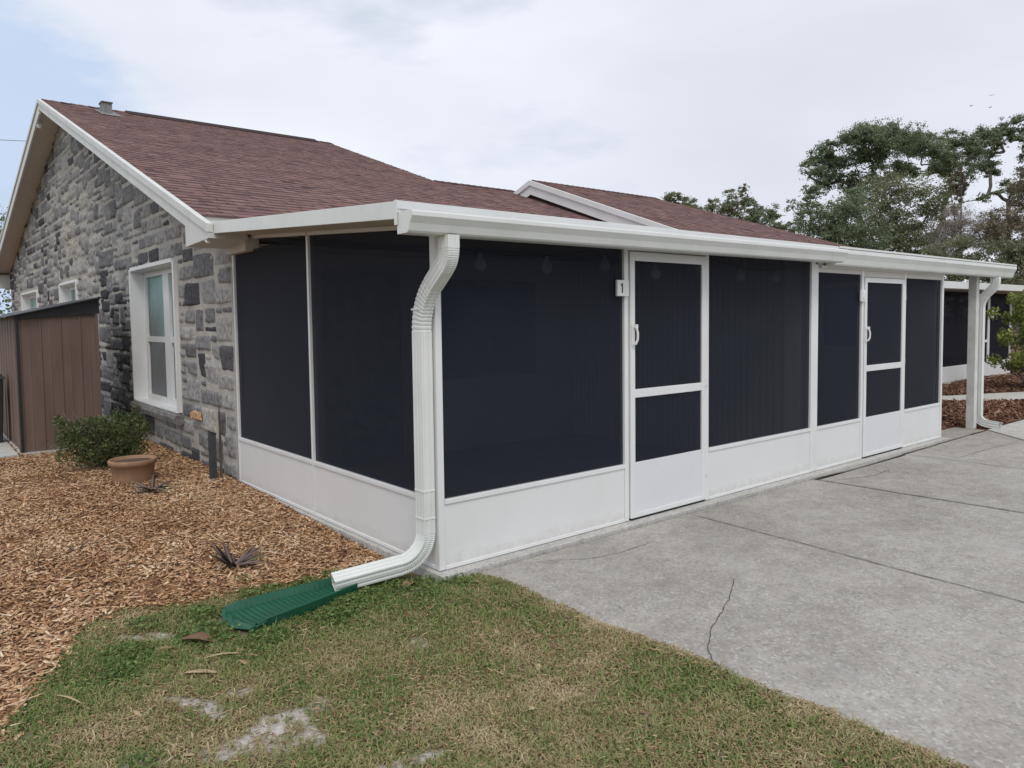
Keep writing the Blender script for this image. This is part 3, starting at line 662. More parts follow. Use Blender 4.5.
# C rake over the lower roof
def rakeC(name, x0, x1, dt, db, **kw):
    return MB().prism([(x0, 2.40, zC(2.40)-dt), (x0, 6.85, zC(6.85)-dt), (x0, 6.85, zC(6.85)-db), (x0, 2.40, zC(2.40)-db)], [(x1, 2.40, zC(2.4)-dt), (x1, 6.85, zC(6.85)-dt), (x1, 6.85, zC(6.85)-db), (x1, 2.40, zC(2.4)-db)]).build(name, MT['white'], H, .002, **kw)
rakeC('rake_board', 6.73, 6.757, .055, .25); rakeC('rake_trim', 6.70, 6.755, -.01, .085)
zCb = lambda y: 4.09-.366*(y-6.85)
MB().prism([(6.73, 6.85, 4.03), (6.73, 8.2, zCb(8.2)-.06), (6.73, 8.2, zCb(8.2)-.22), (6.73, 6.85, 3.84)], [(6.757, 6.85, 4.03), (6.757, 8.2, zCb(8.2)-.06), (6.757, 8.2, zCb(8.2)-.22), (6.757, 6.85, 3.84)]).build('rake_board', MT['white'], H, .002)
MB().prism([(6.70, 6.85, 4.10), (6.70, 8.2, zCb(8.2)+.01), (6.70, 8.2, zCb(8.2)-.07), (6.70, 6.85, 4.005)], [(6.755, 6.85, 4.10), (6.755, 8.2, zCb(8.2)+.01), (6.755, 8.2, zCb(8.2)-.07), (6.755, 6.85, 4.005)]).build('rake_trim', MT['white'], H, .002)
MB().prism([(6.80, 2.5, 2.3), (6.80, 6.85, 3.95), (6.80, 11, 2.3)], [(7.0, 2.5, 2.3), (7.0, 6.85, 3.95), (7.0, 11, 2.3)]).build('gable_infill', MT['shingle'], H)
# dark flashing under the raised rake where it meets the lower roof
# small lamp near the apex
lamp = MB().lathe((-.33, 12.1, 5.05), [(.03, .0), (.045, .03), (.05, .07), (.02, .10)], 14).box(-.36, -.30, 12.05, 12.15, 5.13, 5.20)
lamp.build('security_light', MT['white'], H, smooth=False)
# --- windows in the gable
def gable_window(a, b_, c, d, big=True):
    dep = .20
    fr = MB(); t = .012
    fr.box(-.055, dep, b_-t, b_+.025, c, d+.02); fr.box(-.045, dep, a-.045, a+t, c, d+.02); fr.box(-.05, .0, a+t, b_-t, d, d+.045); fr.box(-.02, dep, a+t, b_-t, d-t, d); fr.box(-.03, dep, a+t, b_-t, c, c+t)
    wdw = fr.build('window', MT['white'], H, .002)
    f = MB(); w_ = .07
    ya, yb, za, zb = a+t+.001, b_-t-.001, c+t+.001, d-t-.001
    f.box(dep-.08, dep-.02, ya, ya+w_, za, zb).box(dep-.08, dep-.02, yb-w_, yb, za, zb).box(dep-.08, dep-.02, ya+w_, yb-w_, zb-w_, zb).box(dep-.08, dep-.02, ya+w_, yb-w_, za, za+w_)
    mid = (ya+yb)/2
    mw = .12 if big else .06
    if big: mid = 6.155
    f.box(dep-.085, dep-.015, mid-mw, mid+mw, za+w_, zb-w_)
    zm = (za+zb)/2-.04
    f.box(dep-.075, dep-.025, ya+w_, mid-mw, zm-.035, zm+.035).box(dep-.075, dep-.025, mid+mw, yb-w_, zm-.035, zm+.035)
    f.build('window_frame', MT['white'], wdw, .002)
    MB().add([(dep-.05, ya+w_-.01, za+w_-.01), (dep-.05, ya+w_-.01, zb-w_+.01), (dep-.05, yb-w_+.01, zb-w_+.01), (dep-.05, yb-w_+.01, za+w_-.01)], [(0, 1, 2, 3)]).build('pane', MT['glass'], wdw)
    cu = MB(); n = 60
    vs = []
    for i in range(n+1):
        y = ya+(yb-ya)*i/n; x = dep-.025+.012*math.sin(i*1.9)
        vs += [(x, y, zm), (x, y, zb)]
    cu.add(vs, [(2*i, 2*i+2, 2*i+3, 2*i+1) for i in range(n)]); cu.build('curtain', MT['curtain'], wdw)
    MB().box(dep-.035, dep-.03, ya, yb, za, zm).build('blind', MT['curtain_low'], wdw)
    MB().box(dep+.3, dep+.32, ya-.3, yb+.3, za-.3, zb+.3).build('room_backdrop', MT['dark_in'], wdw)
    return wdw
wd = gable_window(*W1); gable_window(*W2, big=False); gable_window(*W3, big=False)
# rough stone sill of the near window, white sill board above it
xs_ = np.linspace(W1[0]-.12, W1[1]+.06, 40); sv = []
prof = [(-.02, .0), (-.085, -.01), (-.10, -.05), (-.085, -.11), (-.02, -.125), (.0, -.1)]
rs = [[(px_*1.0-.012*float(fbm(y*9, k, 3)), y, .50+pz+.012*(float(fbm(y*8, k, 1))-.5)) for k, (px_, pz) in enumerate(prof)] for y in xs_]
MB().rings(rs).build('window_sill', MT['stone_sill'] if 'stone_sill' in MT else plain('sill_stone', (.2, .19, .19), .9, 0, .45, 14), wd, smooth=False)
B('sill_board', 'white', wd, -.055, .0, W1[0]-.01, W1[1]+.01, .503, .525)

# --- porch slab, roof panels
B('porch_slab', 'slab', H, -.035, 7.56, -.082, 3.45, -.16, -.004, .006)
def zP(y): return 2.188+.0695*(y+.15)
MB().prism([(-.34, -.150, zP(-.15)-.010), (-.34, 3.275, zP(3.275)-.01), (-.34, 3.275, zP(3.275)), (-.34, -.15, zP(-.15))], [(4.56, -.150, zP(-.15)-.010), (4.56, 3.275, zP(3.275)-.01), (4.56, 3.275, zP(3.275)), (4.56, -.15, zP(-.15))]).build('porch_roof', MT['white'], H, .001)
MB().prism([(-.315, -.02, zP(0)-.085), (-.315, 3.44, zP(3.44)-.085), (-.315, 3.44, zP(3.44)-.012), (-.315, -.02, zP(0)-.012)], [(4.455, -.02, zP(0)-.085), (4.455, 3.44, zP(3.44)-.085), (4.455, 3.44, zP(3.44)-.012), (4.455, -.02, zP(0)-.012)]).build('porch_ceiling', MT['soffit'], H)
z2 = lambda y: zP(y)-.0
MB().prism([(4.563, -.15, z2(-.15)-.01), (4.563, 3.275, z2(3.275)-.01), (4.563, 3.275, z2(3.275)), (4.563, -.15, z2(-.15))], [(9.53, -.15, z2(-.15)-.01), (9.53, 3.275, z2(3.275)-.01), (9.53, 3.275, z2(3.275)), (9.53, -.15, z2(-.15))]).build('porch_roof', MT['white'], H, .001)
MB().prism([(4.457, -.015, z2(-.015)-.10), (4.457, 2.94, z2(2.94)-.10), (4.457, 2.94, z2(2.94)-.012), (4.457, -.015, z2(-.015)-.012)], [(9.52, -.015, z2(-.015)-.10), (9.52, 2.94, z2(2.94)-.10), (9.52, 2.94, z2(2.94)-.012), (9.52, -.015, z2(-.015)-.012)]).build('porch_ceiling', MT['soffit'], H)
# side fascia of the porch roof
MB().prism([(-.345, -.152, zP(-.15)-.094), (-.345, 2.93, zP(2.93)-.094), (-.345, 2.93, zP(2.93)+.006), (-.345, -.152, zP(-.15)+.003)], [(-.318, -.152, zP(-.15)-.094), (-.318, 2.93, zP(2.93)-.094), (-.318, 2.93, zP(2.93)+.006), (-.318, -.152, zP(-.15)+.003)]).build('side_fascia', MT['gutter'], H, .002)
MB().prism([(9.53, -.02, zP(0)-.094), (9.53, 2.93, zP(2.93)-.094), (9.53, 2.93, zP(2.93)+.006), (9.53, -.02, zP(0)+.003)], [(9.555, -.02, zP(0)-.094), (9.555, 2.93, zP(2.93)-.094), (9.555, 2.93, zP(2.93)+.006), (9.555, -.02, zP(0)+.003)]).build('side_fascia', MT['gutter'], H, .002)
B('front_fascia', 'gutter', H, -.317, 4.56, -.149, -.125, 2.085, 2.176)
B('ceiling_beam', 'soffit', H, -.048, .08, 2.96, 3.452, 2.175, 2.30)
# gutters: K profile swept along x
def gutter(x0, x1, yf, zb, zt, mat='gutter', d=.135, rise=0):
    h = zt-zb
    pr = [(yf+d, zb), (yf+.058, zb), (yf+.050, zb+.004), (yf+.040, zb+.10*h), (yf+.026, zb+.42*h), (yf+.006, zb+.66*h), (yf+.002, zb+.70*h), (yf, zb+.73*h), (yf, zt-.012), (yf+.004, zt-.004), (yf+.016, zt-.002),
          (yf+.016, zt-.010), (yf+.006, zt-.014), (yf+.006, zb+.74*h), (yf+.012, zb+.67*h), (yf+.032, zb+.43*h), (yf+.046, zb+.11*h), (yf+.060, zb+.007), (yf+d-.006, zb+.007), (yf+d-.006, zt), (yf+d, zt)]
    g = MB().rings([[(x, y, z+(rise if x == x1 else 0)) for y, z in pr] for x in (x0, x1)], cap=False)
    out = [(y, z) for y, z in pr[:11]]+[(yf+d, zt-.002)]
    for x, t, q in ((x0, -.003, 0), (x1, .003, rise)): g.prism([(x, y, z+q) for y, z in out], [(x+t, y, z+q) for y, z in out])
    return g.build('gutter', MT[mat], H)
gutter(-.340, 4.452, -.308, 2.010, 2.132, d=.156, rise=.020); gutter(4.585, 9.55, -.158, 2.019, 2.180, d=.14)
B('drip_edge', 'white', H, -.347, 4.56, -.158, -.151, 2.150, 2.196, .001)
B('drip_edge', 'white', H, 4.59, 9.54, -.163, -.151, 2.182, 2.200, .001)
B('end_clip', 'gutter', H, -.352, -.3475, -.165, -.135, 2.06, 2.197, .001)

# --- downspouts: fluted rectangular pipe swept on a path
def sweep(path, w, d, wdir, crimp=None, step=.012):
    """path: list of points; rectangular section w (along wdir) by d; crimp: arc-length ranges that carry ribs"""
    P_ = [Vector(p) for p in path]; dense = []
    # round the corners with a quadratic curve
    pts = [P_[0]]
    for a, b_, c in zip(P_[:-2], P_[1:-1], P_[2:]):
        r = min((b_-a).length, (c-b_).length, .36)*.48
        p0 = b_+(a-b_).normalized()*r; p1 = b_+(c-b_).normalized()*r
        pts.append((p0, b_, p1))
    pts.append(P_[-1]); line = [P_[0]]; flag = [0]
    cur = P_[0]
    for q in pts[1:-1]:
        p0, b_, p1 = q; n = max(1, int((p0-cur).length/.05))
        for i in range(1, n+1): line.append(cur.lerp(p0, i/n)); flag.append(0)
        n = 36
        for i in range(1, n+1):
            t = i/n; line.append(p0.lerp(b_, t).lerp(b_.lerp(p1, t), t)); flag.append(1)
        cur = p1
    n = max(2, int((P_[-1]-cur).length/.05))
    for i in range(1, n+1): line.append(cur.lerp(P_[-1], i/n)); flag.append(0)
    rs = []; a = Vector(wdir)
    for i, p in enumerate(line):
        t = (line[min(i+1, len(line)-1)]-line[max(i-1, 0)]).normalized()
        a = (a-t*a.dot(t)).normalized(); b_ = t.cross(a)
        k = 1.0-(.075 if (flag[i] and (i % 3) == 0) else 0)
        ww, dd_ = w/2*k, d/2*k; sec = []
        def side(p0, p1, nf):
            for j in range(nf*4):
                u = j/(nf*4); ins = .004 if (j % 4) in (2,) else 0
                x = p0[0]+(p1[0]-p0[0])*u; y = p0[1]+(p1[1]-p0[1])*u
                nx, ny = -(p1[1]-p0[1]), (p1[0]-p0[0]); l = math.hypot(nx, ny); sec.append((x+nx/l*ins, y+ny/l*ins))
        side((-ww, -dd_), (ww, -dd_), 3); side((ww, -dd_), (ww, dd_), 2); side((ww, dd_), (-ww, dd_), 3); side((-ww, dd_), (-ww, -dd_), 2)
        rs.append([p+a*x+b_*y for x, y in sec])
    return MB().rings(rs, cap=False), rs
m, rs = sweep([(-.055, -.232, 2.014), (-.055, -.232, 1.880), (-.052, .072, 1.640), (-.052, .072, .17), (-.14, .10, .065), (-.60, .215, .012)], .098, .078, (0, 1, 0))
dsp = m.build('downspout', MT['gutter'], H, label='white downspout with a crimped elbow under the corner gutter')
sol = dsp.modifiers.new('wall', 'SOLIDIFY'); sol.thickness = .002; sol.offset = 0
def collar(z, x, y, w, d): return MB().box(x-d/2-.003, x+d/2+.003, y-w/2-.003, y+w/2+.003, z-.006, z+.006).build('pipe_seam', MT['gutter'], dsp, .002)
collar(1.60, -.052, .072, .098, .078); collar(.50, -.052, .072, .098, .078); collar(.33, -.052, .072, .098, .078)
m, rs = sweep([(8.97, -.088, 2.022), (8.97, -.088, 1.90), (9.00, .10, 1.72), (9.00, .10, .09), (8.99, .02, .03), (8.95, -.19, .015)], .10, .08, (0, 1, 0))
d2 = m.build('downspout', MT['gutter'], H, label='white downspout beside the free standing corner post'); sol = d2.modifiers.new('wall', 'SOLIDIFY'); sol.thickness = .002; sol.offset = 0
B('corner_post', 'post', H, 8.74, 8.84, .06, .16, -.034, 2.06, .004)

# --- porch front: framed bays
def bay(xa, xb, ztop, lab=None, y=0.0):
    """kick panel and screen of one bay on the front"""
    kp = MB().box(xa, xb, y+.006, y+.04, .0, .405).build('kick_panel', MT['kick'], H, .002)
    MB().box(xa, xb, y-.004, y+.046, .405, .436).build('panel_cap', MT['white'], kp, .004)
    MB().box(xa, xb, y-.001, y+.044, .0, .022).build('base_channel', MT['white'], kp, .002)
    return MB().box(xa-.004, xb+.004, y+.022, y+.0235, .43, ztop+.006).build('screen', MT['screen'], H)
def mull(xa, xb, ztop, y0=0.0, y1=.05, name='mullion'): return B(name, 'white', H, xa, xb, y0, y1, 0, ztop, .004)
bay(.046, 1.676, 2.075); bay(2.716, 4.356, 2.075); bay(4.49, 5.378, 1.955); bay(6.444, 7.452, 1.945)
mull(0, .044, 2.09); mull(1.678, 1.722, 2.09); mull(2.674, 2.714, 2.09); mull(4.358, 4.425, 2.09); mull(4.428, 4.488, 2.03, .002)
mull(5.380, 5.424, 2.03); mull(6.402, 6.442, 2.03); mull(7.454, 7.50, 2.03, -.002)
B('header', 'white', H, .046, 1.676, -.0, .05, 2.077, 2.11); B('header', 'white', H, 2.716, 4.356, -.0, .05, 2.077, 2.11)
B('header', 'header', H, 4.49, 5.378, .004, .05, 1.957, 2.06); B('header', 'header', H, 6.444, 7.452, .004, .05, 1.947, 2.06); B('header', 'header', H, 7.502, 9.0, .04, .09, 2.04, 2.13)
# head boards above the doors
B('door_head', 'header', H, 1.724, 2.672, .004, .05, 2.035, 2.10); B('door_head', 'header', H, 5.426, 6.40, .004, .05, 1.935, 2.06)
MB().box(4.49, 7.45, -.03, .002, 2.0, 2.02).build('header_trim', MT['header'], H, .002)
def screen_door(xa, xb, zt, zs, lab, hz=1.40):
    """xa..xb leaf, zt top of leaf, zs top of the screen opening"""
    st = .052; y0, y1 = -.008, .026
    leaf = MB().box(xa, xa+st, y0, y1, .012, zt).box(xb-st, xb, y0, y1, .012, zt).box(xa+st, xb-st, y0, y1, zs, zt).box(xa+st, xb-st, y0, y1, .012, .05)
    d = leaf.build('screen_door', MT['white'], H, .004, label=lab)
    MB().box(xa+st-.002, xb-st+.002, y0+.008, y1-.006, .05, .436).build('kick_plate', MT['door_white'], d, .003)
    MB().box(xa+st-.001, xb-st+.001, y0+.002, y1-.002, .929, .994).build('mid_rail', MT['white'], d, .004)
    MB().box(xa+st-.003, xb-st+.003, y0+.015, y0+.0165, .436, .93).build('screen', MT['screen'], d)
    MB().box(xa+st-.003, xb-st+.003, y0+.015, y0+.0165, .993, zs+.003).build('screen', MT['screen'], d)
    # pull handle with a curved grip on a backplate
    hx = xa+.022
    hm = MB().box(hx-.014, hx+.016, y0-.008, y0-.001, hz-.085, hz+.085)
    hm.tube([(hx+.005, y0-.004, hz+.065), (hx+.012, y0-.026, hz+.06), (hx+.018, y0-.036, hz+.02), (hx+.016, y0-.036, hz-.03), (hx+.006, y0-.026, hz-.062), (hx+.002, y0-.004, hz-.068)], [.010, .010, .009, .009, .010, .011], 10)
    hm.box(hx+.004, hx+.032, y0-.03, y0-.002, hz+.052, hz+.084)
    hm.build('door_handle', MT['white'], d, .003)
    MB().box(xa+.01, xb-.01, -.004, .04, -.003, .011).build('sweep', MT['dark'], d)
    for hz_ in (.25, 1.0, zt-.2): MB().box(xb-.006, xb+.02, y0-.006, y0+.004, hz_-.035, hz_+.035).build('hinge', MT['white'], d, .002)
    return d
screen_door(1.735, 2.664, 2.028, 1.960, 'white screen door next to the number 1 plate')
screen_door(5.436, 6.392, 1.930, 1.878, 'white screen door in the farther porch bay', 1.325)
# number plates
def plate(x, z, w_, h_, digit):
    p = MB().box(x-w_/2, x+w_/2, -.024, -.003, z-h_/2, z+h_/2).build('number_plate', MT['white'], H, .003)
    yd = -.0262; x -= .012
    g = MB().box(x-.0055, x+.0055, yd, -.0238, z-.036, z+.036)
    g.prism([(x-.0055, yd, z+.036), (x-.018, yd, z+.022), (x-.015, yd, z+.014), (x-.0055, yd, z+.022)], [(x-.0055, -.0238, z+.036), (x-.018, -.0238, z+.022), (x-.015, -.0238, z+.014), (x-.0055, -.0238, z+.022)])
    if digit: g.build('number', MT['digit'], p)
    return p
plate(1.640, 1.752, .125, .118, True)
p2 = MB().box(5.32, 5.42, -.022, -.003, 1.675, 1.80).box(5.34, 5.40, -.030, -.0215, 1.70, 1.775).build('number_plate', MT['white'], H, .003)

# --- porch side (x = 0)
def sbay(ya, yb, zt):
    kp = MB().box(.006, .04, ya, yb, .0, .405).build('kick_panel', MT['kick'], H, .002)
    MB().box(-.004, .046, ya, yb, .405, .436).build('panel_cap', MT['white'], kp, .004)
    MB().box(-.001, .044, ya, yb, .0, .022).build('base_channel', MT['white'], kp, .002)
    n = 2
    MB().add([(.022, ya-.004, .43), (.022, yb+.004, .43), (.022, yb+.004, zt(yb)), (.022, ya-.004, zt(ya)), (.0235, ya-.004, .43), (.0235, yb+.004, .43), (.0235, yb+.004, zt(yb)), (.0235, ya-.004, zt(ya))],
             [(0, 3, 2, 1), (4, 5, 6, 7), (0, 1, 5, 4), (2, 3, 7, 6)]).build('screen', MT['screen'], H)
zs_ = lambda y: min(zP(y)-.10, 2.18 if y > 2.95 else 9)
sbay(.056, 1.764, zs_); sbay(1.800, 3.415, zs_)
B('mullion', 'white', H, 0.001, .05, 1.766, 1.798, 0, zP(1.78)-.09, .003)
B('mullion', 'white', H, 0.001, .05, 3.417, 3.452, 0, 2.2, .003); B('mullion', 'white', H, .002, .045, .052, .056, 0, 2.09, .001)
MB().prism([(.001, .052, zP(.05)-.115), (.001, 2.95, zP(2.95)-.115), (.001, 2.95, zP(2.95)-.087), (.001, .052, zP(.05)-.087)], [(.05, .052, zP(.05)-.115), (.05, 2.95, zP(2.95)-.115), (.05, 2.95, zP(2.95)-.087), (.05, .052, zP(.05)-.087)]).build('header', MT['white'], H)
# end of the porch at x = 7.5
kp = MB().box(7.46, 7.494, .052, 3.44, 0, .405).build('kick_panel', MT['kick'], H, .002)
MB().box(7.455, 7.499, .052, 3.44, .405, .436).build('panel_cap', MT['white'], kp, .003)
MB().box(7.476, 7.478, .05, 3.44, .43, 2.1).build('screen', MT['screen'], H)

# --- inside the porch
pw = MB()      # ribbed partition between the two units
y = .06; k = 0
pw.box(4.405, 4.44, .06, 3.45, 0, 2.2)
while y < 3.4:
    (pw.box(4.385, 4.404, y, y+.052, .004, 2.2) if y > .30 else None); y += .075
pw.build('partition_wall', MT['wall_in'], H)
MB().box(4.375, 4.404, .13, .30, .005, 2.15).build('partition_post', MT['white'], H, .004)
MB().box(7.405, 7.45, .06, 3.45, .0, 2.2).build('end_wall', MT['wall_in'], H)
ew = MB().box(7.385, 7.404, .95, 2.05, 1.05, 1.98).build('window', MT['white'], H, .003)
MB().box(7.378, 7.384, 1.02, 1.47, 1.12, 1.91).box(7.378, 7.384, 1.54, 1.98, 1.12, 1.91).build('pane', MT['curtain_low'], ew)
iw = MB().box(4.75, 5.75, 3.41, 3.452, .95, 2.0).build('window', MT['white'], H, .003)
MB().box(4.82, 5.22, 3.404, 3.409, 1.02, 1.93).box(5.28, 5.68, 3.404, 3.409, 1.02, 1.93).build('pane', MT['curtain_low'], iw)
for xx in (.9, 6.9): 
    dd2 = MB().box(xx, xx+.92, 3.41, 3.452, 0, 2.05).build('inner_door', MT['door_in'], H, .003)
iw = MB().box(2.3, 3.8, 3.41, 3.452, .85, 2.0).build('window', MT['door_in'], H, .003)
MB().box(2.37, 3.02, 3.404, 3.409, .92, 1.93).box(3.08, 3.73, 3.404, 3.409, .92, 1.93).build('pane', MT['curtain_low'], iw)
# string of bulbs hung under the porch ceiling
def zstr(x): return 1.98-.07*abs(math.sin(x*2.1))
wire = MB().tube([(x, .18, zstr(x)+.055) for x in np.arange(.1, 4.3, .1)], .0018, 6).build('light_string', MT['cable'], H)
for k in range(7):
    x = .48+.59*k
    MB().lathe((x, .18, zstr(x)-.07), [(.004, 0), (.022, .006), (.036, .025), (.040, .045), (.034, .066), (.016, .085), (.014, .12)], 16).build('bulb', MT['bulb'], wire, smooth=True)

# ================================================================== NEIGHBOUR
nh = thing('neighbour_porch', (17, 2.92, 0), 'white screened porch of the neighbouring building beyond the corner post', 'porch')
Y0 = 2.92
def nb(name, mat, *a, bv=.003): return MB().box(*a).build(name, MT[mat], nh, bv)
nb('porch_slab', 'slab', 13.5, 19.6, Y0-.08, 7, -.13, -.005)
for a, b_ in ((13.6, 15.14), (15.2, 16.97), (18.02, 19.45)):
    nb('kick_panel', 'kick', a, b_, Y0, Y0+.05, -.1, .36); MB().box(a, b_, Y0+.02, Y0+.022, .36, 2.02).build('screen', MT['screen_dense'], nh)
for a in (13.55, 15.15, 16.97, 17.97, 19.45): nb('mullion', 'white', a, a+.05, Y0-.01, Y0+.05, 0, 2.03)
nd_ = nb('screen_door', 'white', 17.03, 17.96, Y0-.01, Y0+.03, 0.02, .36)
MB().box(17.03, 17.09, Y0-.01, Y0+.03, .36, 2.0).box(17.90, 17.96, Y0-.01, Y0+.03, .36, 2.0).box(17.09, 17.90, Y0-.01, Y0+.03, 1.92, 2.0).box(17.09, 17.90, Y0-.01, Y0+.03, .84, .90).build('door_frame', MT['white'], nd_)
MB().box(17.09, 17.90, Y0+.01, Y0+.012, .36, .84).box(17.09, 17.90, Y0+.01, Y0+.012, .90, 1.92).build('screen', MT['screen_dense'], nd_)
nb('number_plate', 'white', 18.03, 18.16, Y0-.05, Y0-.011, 1.42, 1.62)
MB().box(13.4, 21.5, Y0-.35, 6.9, 2.12, 2.20).build('roof', MT['white'], nh, .003)
nb('gutter', 'gutter', 13.4, 21.5, Y0-.45, Y0-.352, 2.06, 2.205)
nb('soffit', 'soffit', 13.45, 21.4, Y0-.3, 6.8, 2.05, 2.11)
nb('back_wall', 'dark_in', 13.5, 19.5, 6.85, 7.0, -.1, 2.05); nb('side_wall', 'kick', 19.5, 19.6, Y0+.1, 7.0, -.1, .4)
nb('corner_post', 'post', 21.2, 21.3, Y0-.1, Y0, -.1, 2.05)

# ================================================================== SHED
sd = thing('shed', (-1.0, 6.57, 0), 'small brown ribbed metal shed with black trim and slanted black roof', 'shed')
def ribbed(xa, xb, zf, y, nrib, name='wall_panel', along='x', parent=sd):
    pts = []; L = xb-xa; n = nrib
    prof = []
    for k in range(n):
        s0 = xa+L*k/n; s1 = xa+L*(k+1)/n; w_ = (s1-s0)
        prof += [(s0, 0), (s0+w_*.03, -.012), (s0+w_*.10, -.012), (s0+w_*.13, 0), (s0+w_*.5, 0), (s0+w_*.52, -.003), (s0+w_*.56, -.003), (s0+w_*.58, 0)]
    prof.append((xb, 0)); vs = []
    for s_, o_ in prof:
        if along == 'x': vs += [(s_, y+o_, .02), (s_, y+o_, zf(s_))]
        else: vs += [(y+o_, s_, .02), (y+o_, s_, zf(s_))]
    fs = [(2*i, 2*i+2, 2*i+3, 2*i+1) for i in range(len(prof)-1)]
    o = MB().add(vs, fs).build(name, MT['shed'], parent); so = o.modifiers.new('t', 'SOLIDIFY'); so.thickness = .004; so.offset = 0
    return o
ztop = lambda x: 1.66
ribbed(-1.40, -.575, ztop, 6.585, 4); ribbed(6.60, 8.7, ztop, -1.40, 7, along='y'); ribbed(-1.40, -.575, ztop, 8.7, 4)
ribbed(6.60, 8.7, ztop, -.59, 7, along='y')
MB().box(-1.425, -1.395, 6.555, 6.60, 0, 1.66).build('corner_trim', MT['black'], sd, .002)
MB().box(-.60, -.57, 6.56, 6.60, 0, 1.66).build('corner_trim', MT['shed'], sd, .002)
for x0, x1 in ((-1.43, -.555),):
    MB().prism([(x0, 6.55, 1.60), (x1, 6.55, 1.665), (x1, 6.55, 1.85), (x0, 6.55, 1.645)], [(x0, 6.585, 1.60), (x1, 6.585, 1.665), (x1, 6.585, 1.85), (x0, 6.585, 1.645)]).build('gable_trim', MT['black'], sd, .002)
MB().prism([(-1.52, 6.48, 1.622), (-.50, 6.48, 1.862), (-.50, 6.48, 1.878), (-1.52, 6.48, 1.638)], [(-1.52, 8.8, 1.622), (-.50, 8.8, 1.862), (-.50, 8.8, 1.878), (-1.52, 8.8, 1.638)]).build('roof', MT['black'], sd, .002)
MB().box(-1.432, -1.402, 6.62, 6.66, .02, 1.6).build('door_post', MT['shed'], sd, .002)
MB().prism([(-1.435, 6.54, -.10), (-.55, 6.54, -.10), (-.55, 8.73, -.10), (-1.435, 8.73, -.10)], [(-1.435, 6.54, .045), (-.55, 6.54, .045), (-.55, 8.73, .045), (-1.435, 8.73, .045)]).build('floor', MT['newconc'], sd)
# bin beside the shed
bn = thing('trash_bin', (-1.62, 7.75, 0), 'black upright bin standing on the path left of the brown shed', 'bin')
MB().prism([(-1.75, 7.62, .053), (-1.50, 7.62, .053), (-1.50, 7.90, .053), (-1.75, 7.90, .053)], [(-1.80, 7.58, .86), (-1.47, 7.58, .86), (-1.47, 7.94, .86), (-1.80, 7.94, .86)]).build('bin_body', MT['black'], bn, .01)
MB().prism([(-1.82, 7.56, .862), (-1.45, 7.56, .862), (-1.45, 7.97, .862), (-1.82, 7.97, .862)], [(-1.78, 7.62, .93), (-1.49, 7.62, .93), (-1.49, 7.9, .92), (-1.78, 7.9, .92)]).build('lid', MT['black'], bn, .01)

# ================================================================== GARDEN THINGS
pt = thing('flower_pot', (-.79, 4.08, -.0), 'round terracotta flower pot half sunk in mulch in front of the bush', 'flower pot')
pc = (-.79, 4.08, -.05)
MB().lathe(pc, [(.14, 0), (.160, .03), (.182, .12), (.190, .235), (.213, .245), (.216, .285), (.208, .292), (.190, .288), (.182, .22)], 40).build('pot', MT['terra'], pt, smooth=True)
MB().lathe(pc, [(.17, .24), (.183, .262), (.1, .272), (.01, .275)], 30).build('soil', MT['soil'], pt, smooth=True)
V_ = []
# bush
def leafcloud(centres, n, size, flat=1.0, aspect=.5, up=.3):
    """leaves through ellipsoids: centres = (x,y,z,rx,ry,rz); returns V, rnd"""
    w_ = np.array([c[3]*c[4]*c[5] for c in centres])**.66; w_ /= w_.sum(); idx = rng.choice(len(centres), n, p=w_); C_ = np.array(centres)[idx]
    d = rng.normal(size=(n, 3)); d /= np.linalg.norm(d, axis=1)[:, None]; q = rng.uniform(0, 1, n)**.45
    p = C_[:, :3]+d*q[:, None]*C_[:, 3:6]
    t = rng.normal(size=(n, 3))+d*.6; t[:, 2] = t[:, 2]*flat+up; t /= np.linalg.norm(t, axis=1)[:, None]
    b_ = np.cross(t, rng.normal(size=(n, 3))); b_ /= np.linalg.norm(b_, axis=1)[:, None]
    l = (size*rng.uniform(.6, 1.3, n))[:, None]; w2 = l*aspect
    nrm = np.cross(t, b_)
    V = np.stack([p-t*l*.5, p+b_*w2*.5+nrm*l*.08, p+t*l*.5, p-b_*w2*.5+nrm*l*.08], 1).reshape(-1, 3)
    r = np.clip(rng.beta(2, 2, n)+.35*(fbm(p[:, 0]/size/6, p[:, 1]/size/6, p[:, 2]/size/6)-.5), 0, 1)
    return V, r
bs = thing('shrub', (-.72, 5.1, 0), 'low dark green rounded bush between the shed and the window', 'shrub')
bx, by = -.86, 5.05
cents = [(bx, by, .30, .34, .34, .26), (bx-.22, by+.05, .30, .24, .24, .22), (bx+.26, by-.02, .36, .22, .24, .24), (bx+.05, by-.1, .45, .22, .2, .14), (bx-.30, by, .40, .15, .15, .12), (bx+.30, by-.05, .50, .12, .12, .12), (bx, by-.12, .18, .32, .25, .15), (bx-.12, by, .50, .18, .15, .08), (bx+.20, by-.15, .22, .22, .2, .16), (bx+.16, by, .56, .06, .06, .10), (bx+.33, by, .60, .05, .05, .10)]
for k in range(26):
    a = random.uniform(0, 2*PI); cents.append((bx+.42*math.cos(a)*random.uniform(.7, 1.1), by+.38*math.sin(a), random.uniform(.2, .56), .06, .06, .07))
V, r = leafcloud(cents, 12000, .030, 1, .45)
npmesh('foliage', V, np.arange(len(V)).reshape(-1, 4), MT['bush'], bs, rnd=r)
st = MB()
for k in range(60):
    a = random.uniform(0, 2*PI); q = random.uniform(.1, .52); x1, y1, z1 = bx+q*math.cos(a), by+q*math.sin(a)*.9, random.uniform(.2, .62)
    st.tube([(bx+random.uniform(-.05, .05), by, 0), (bx+(x1-bx)*.45, by+(y1-by)*.45, z1*.6), (x1, y1, z1)], [.008, .005, .0025], 5)
st.build('stems', MT['bark'], bs)
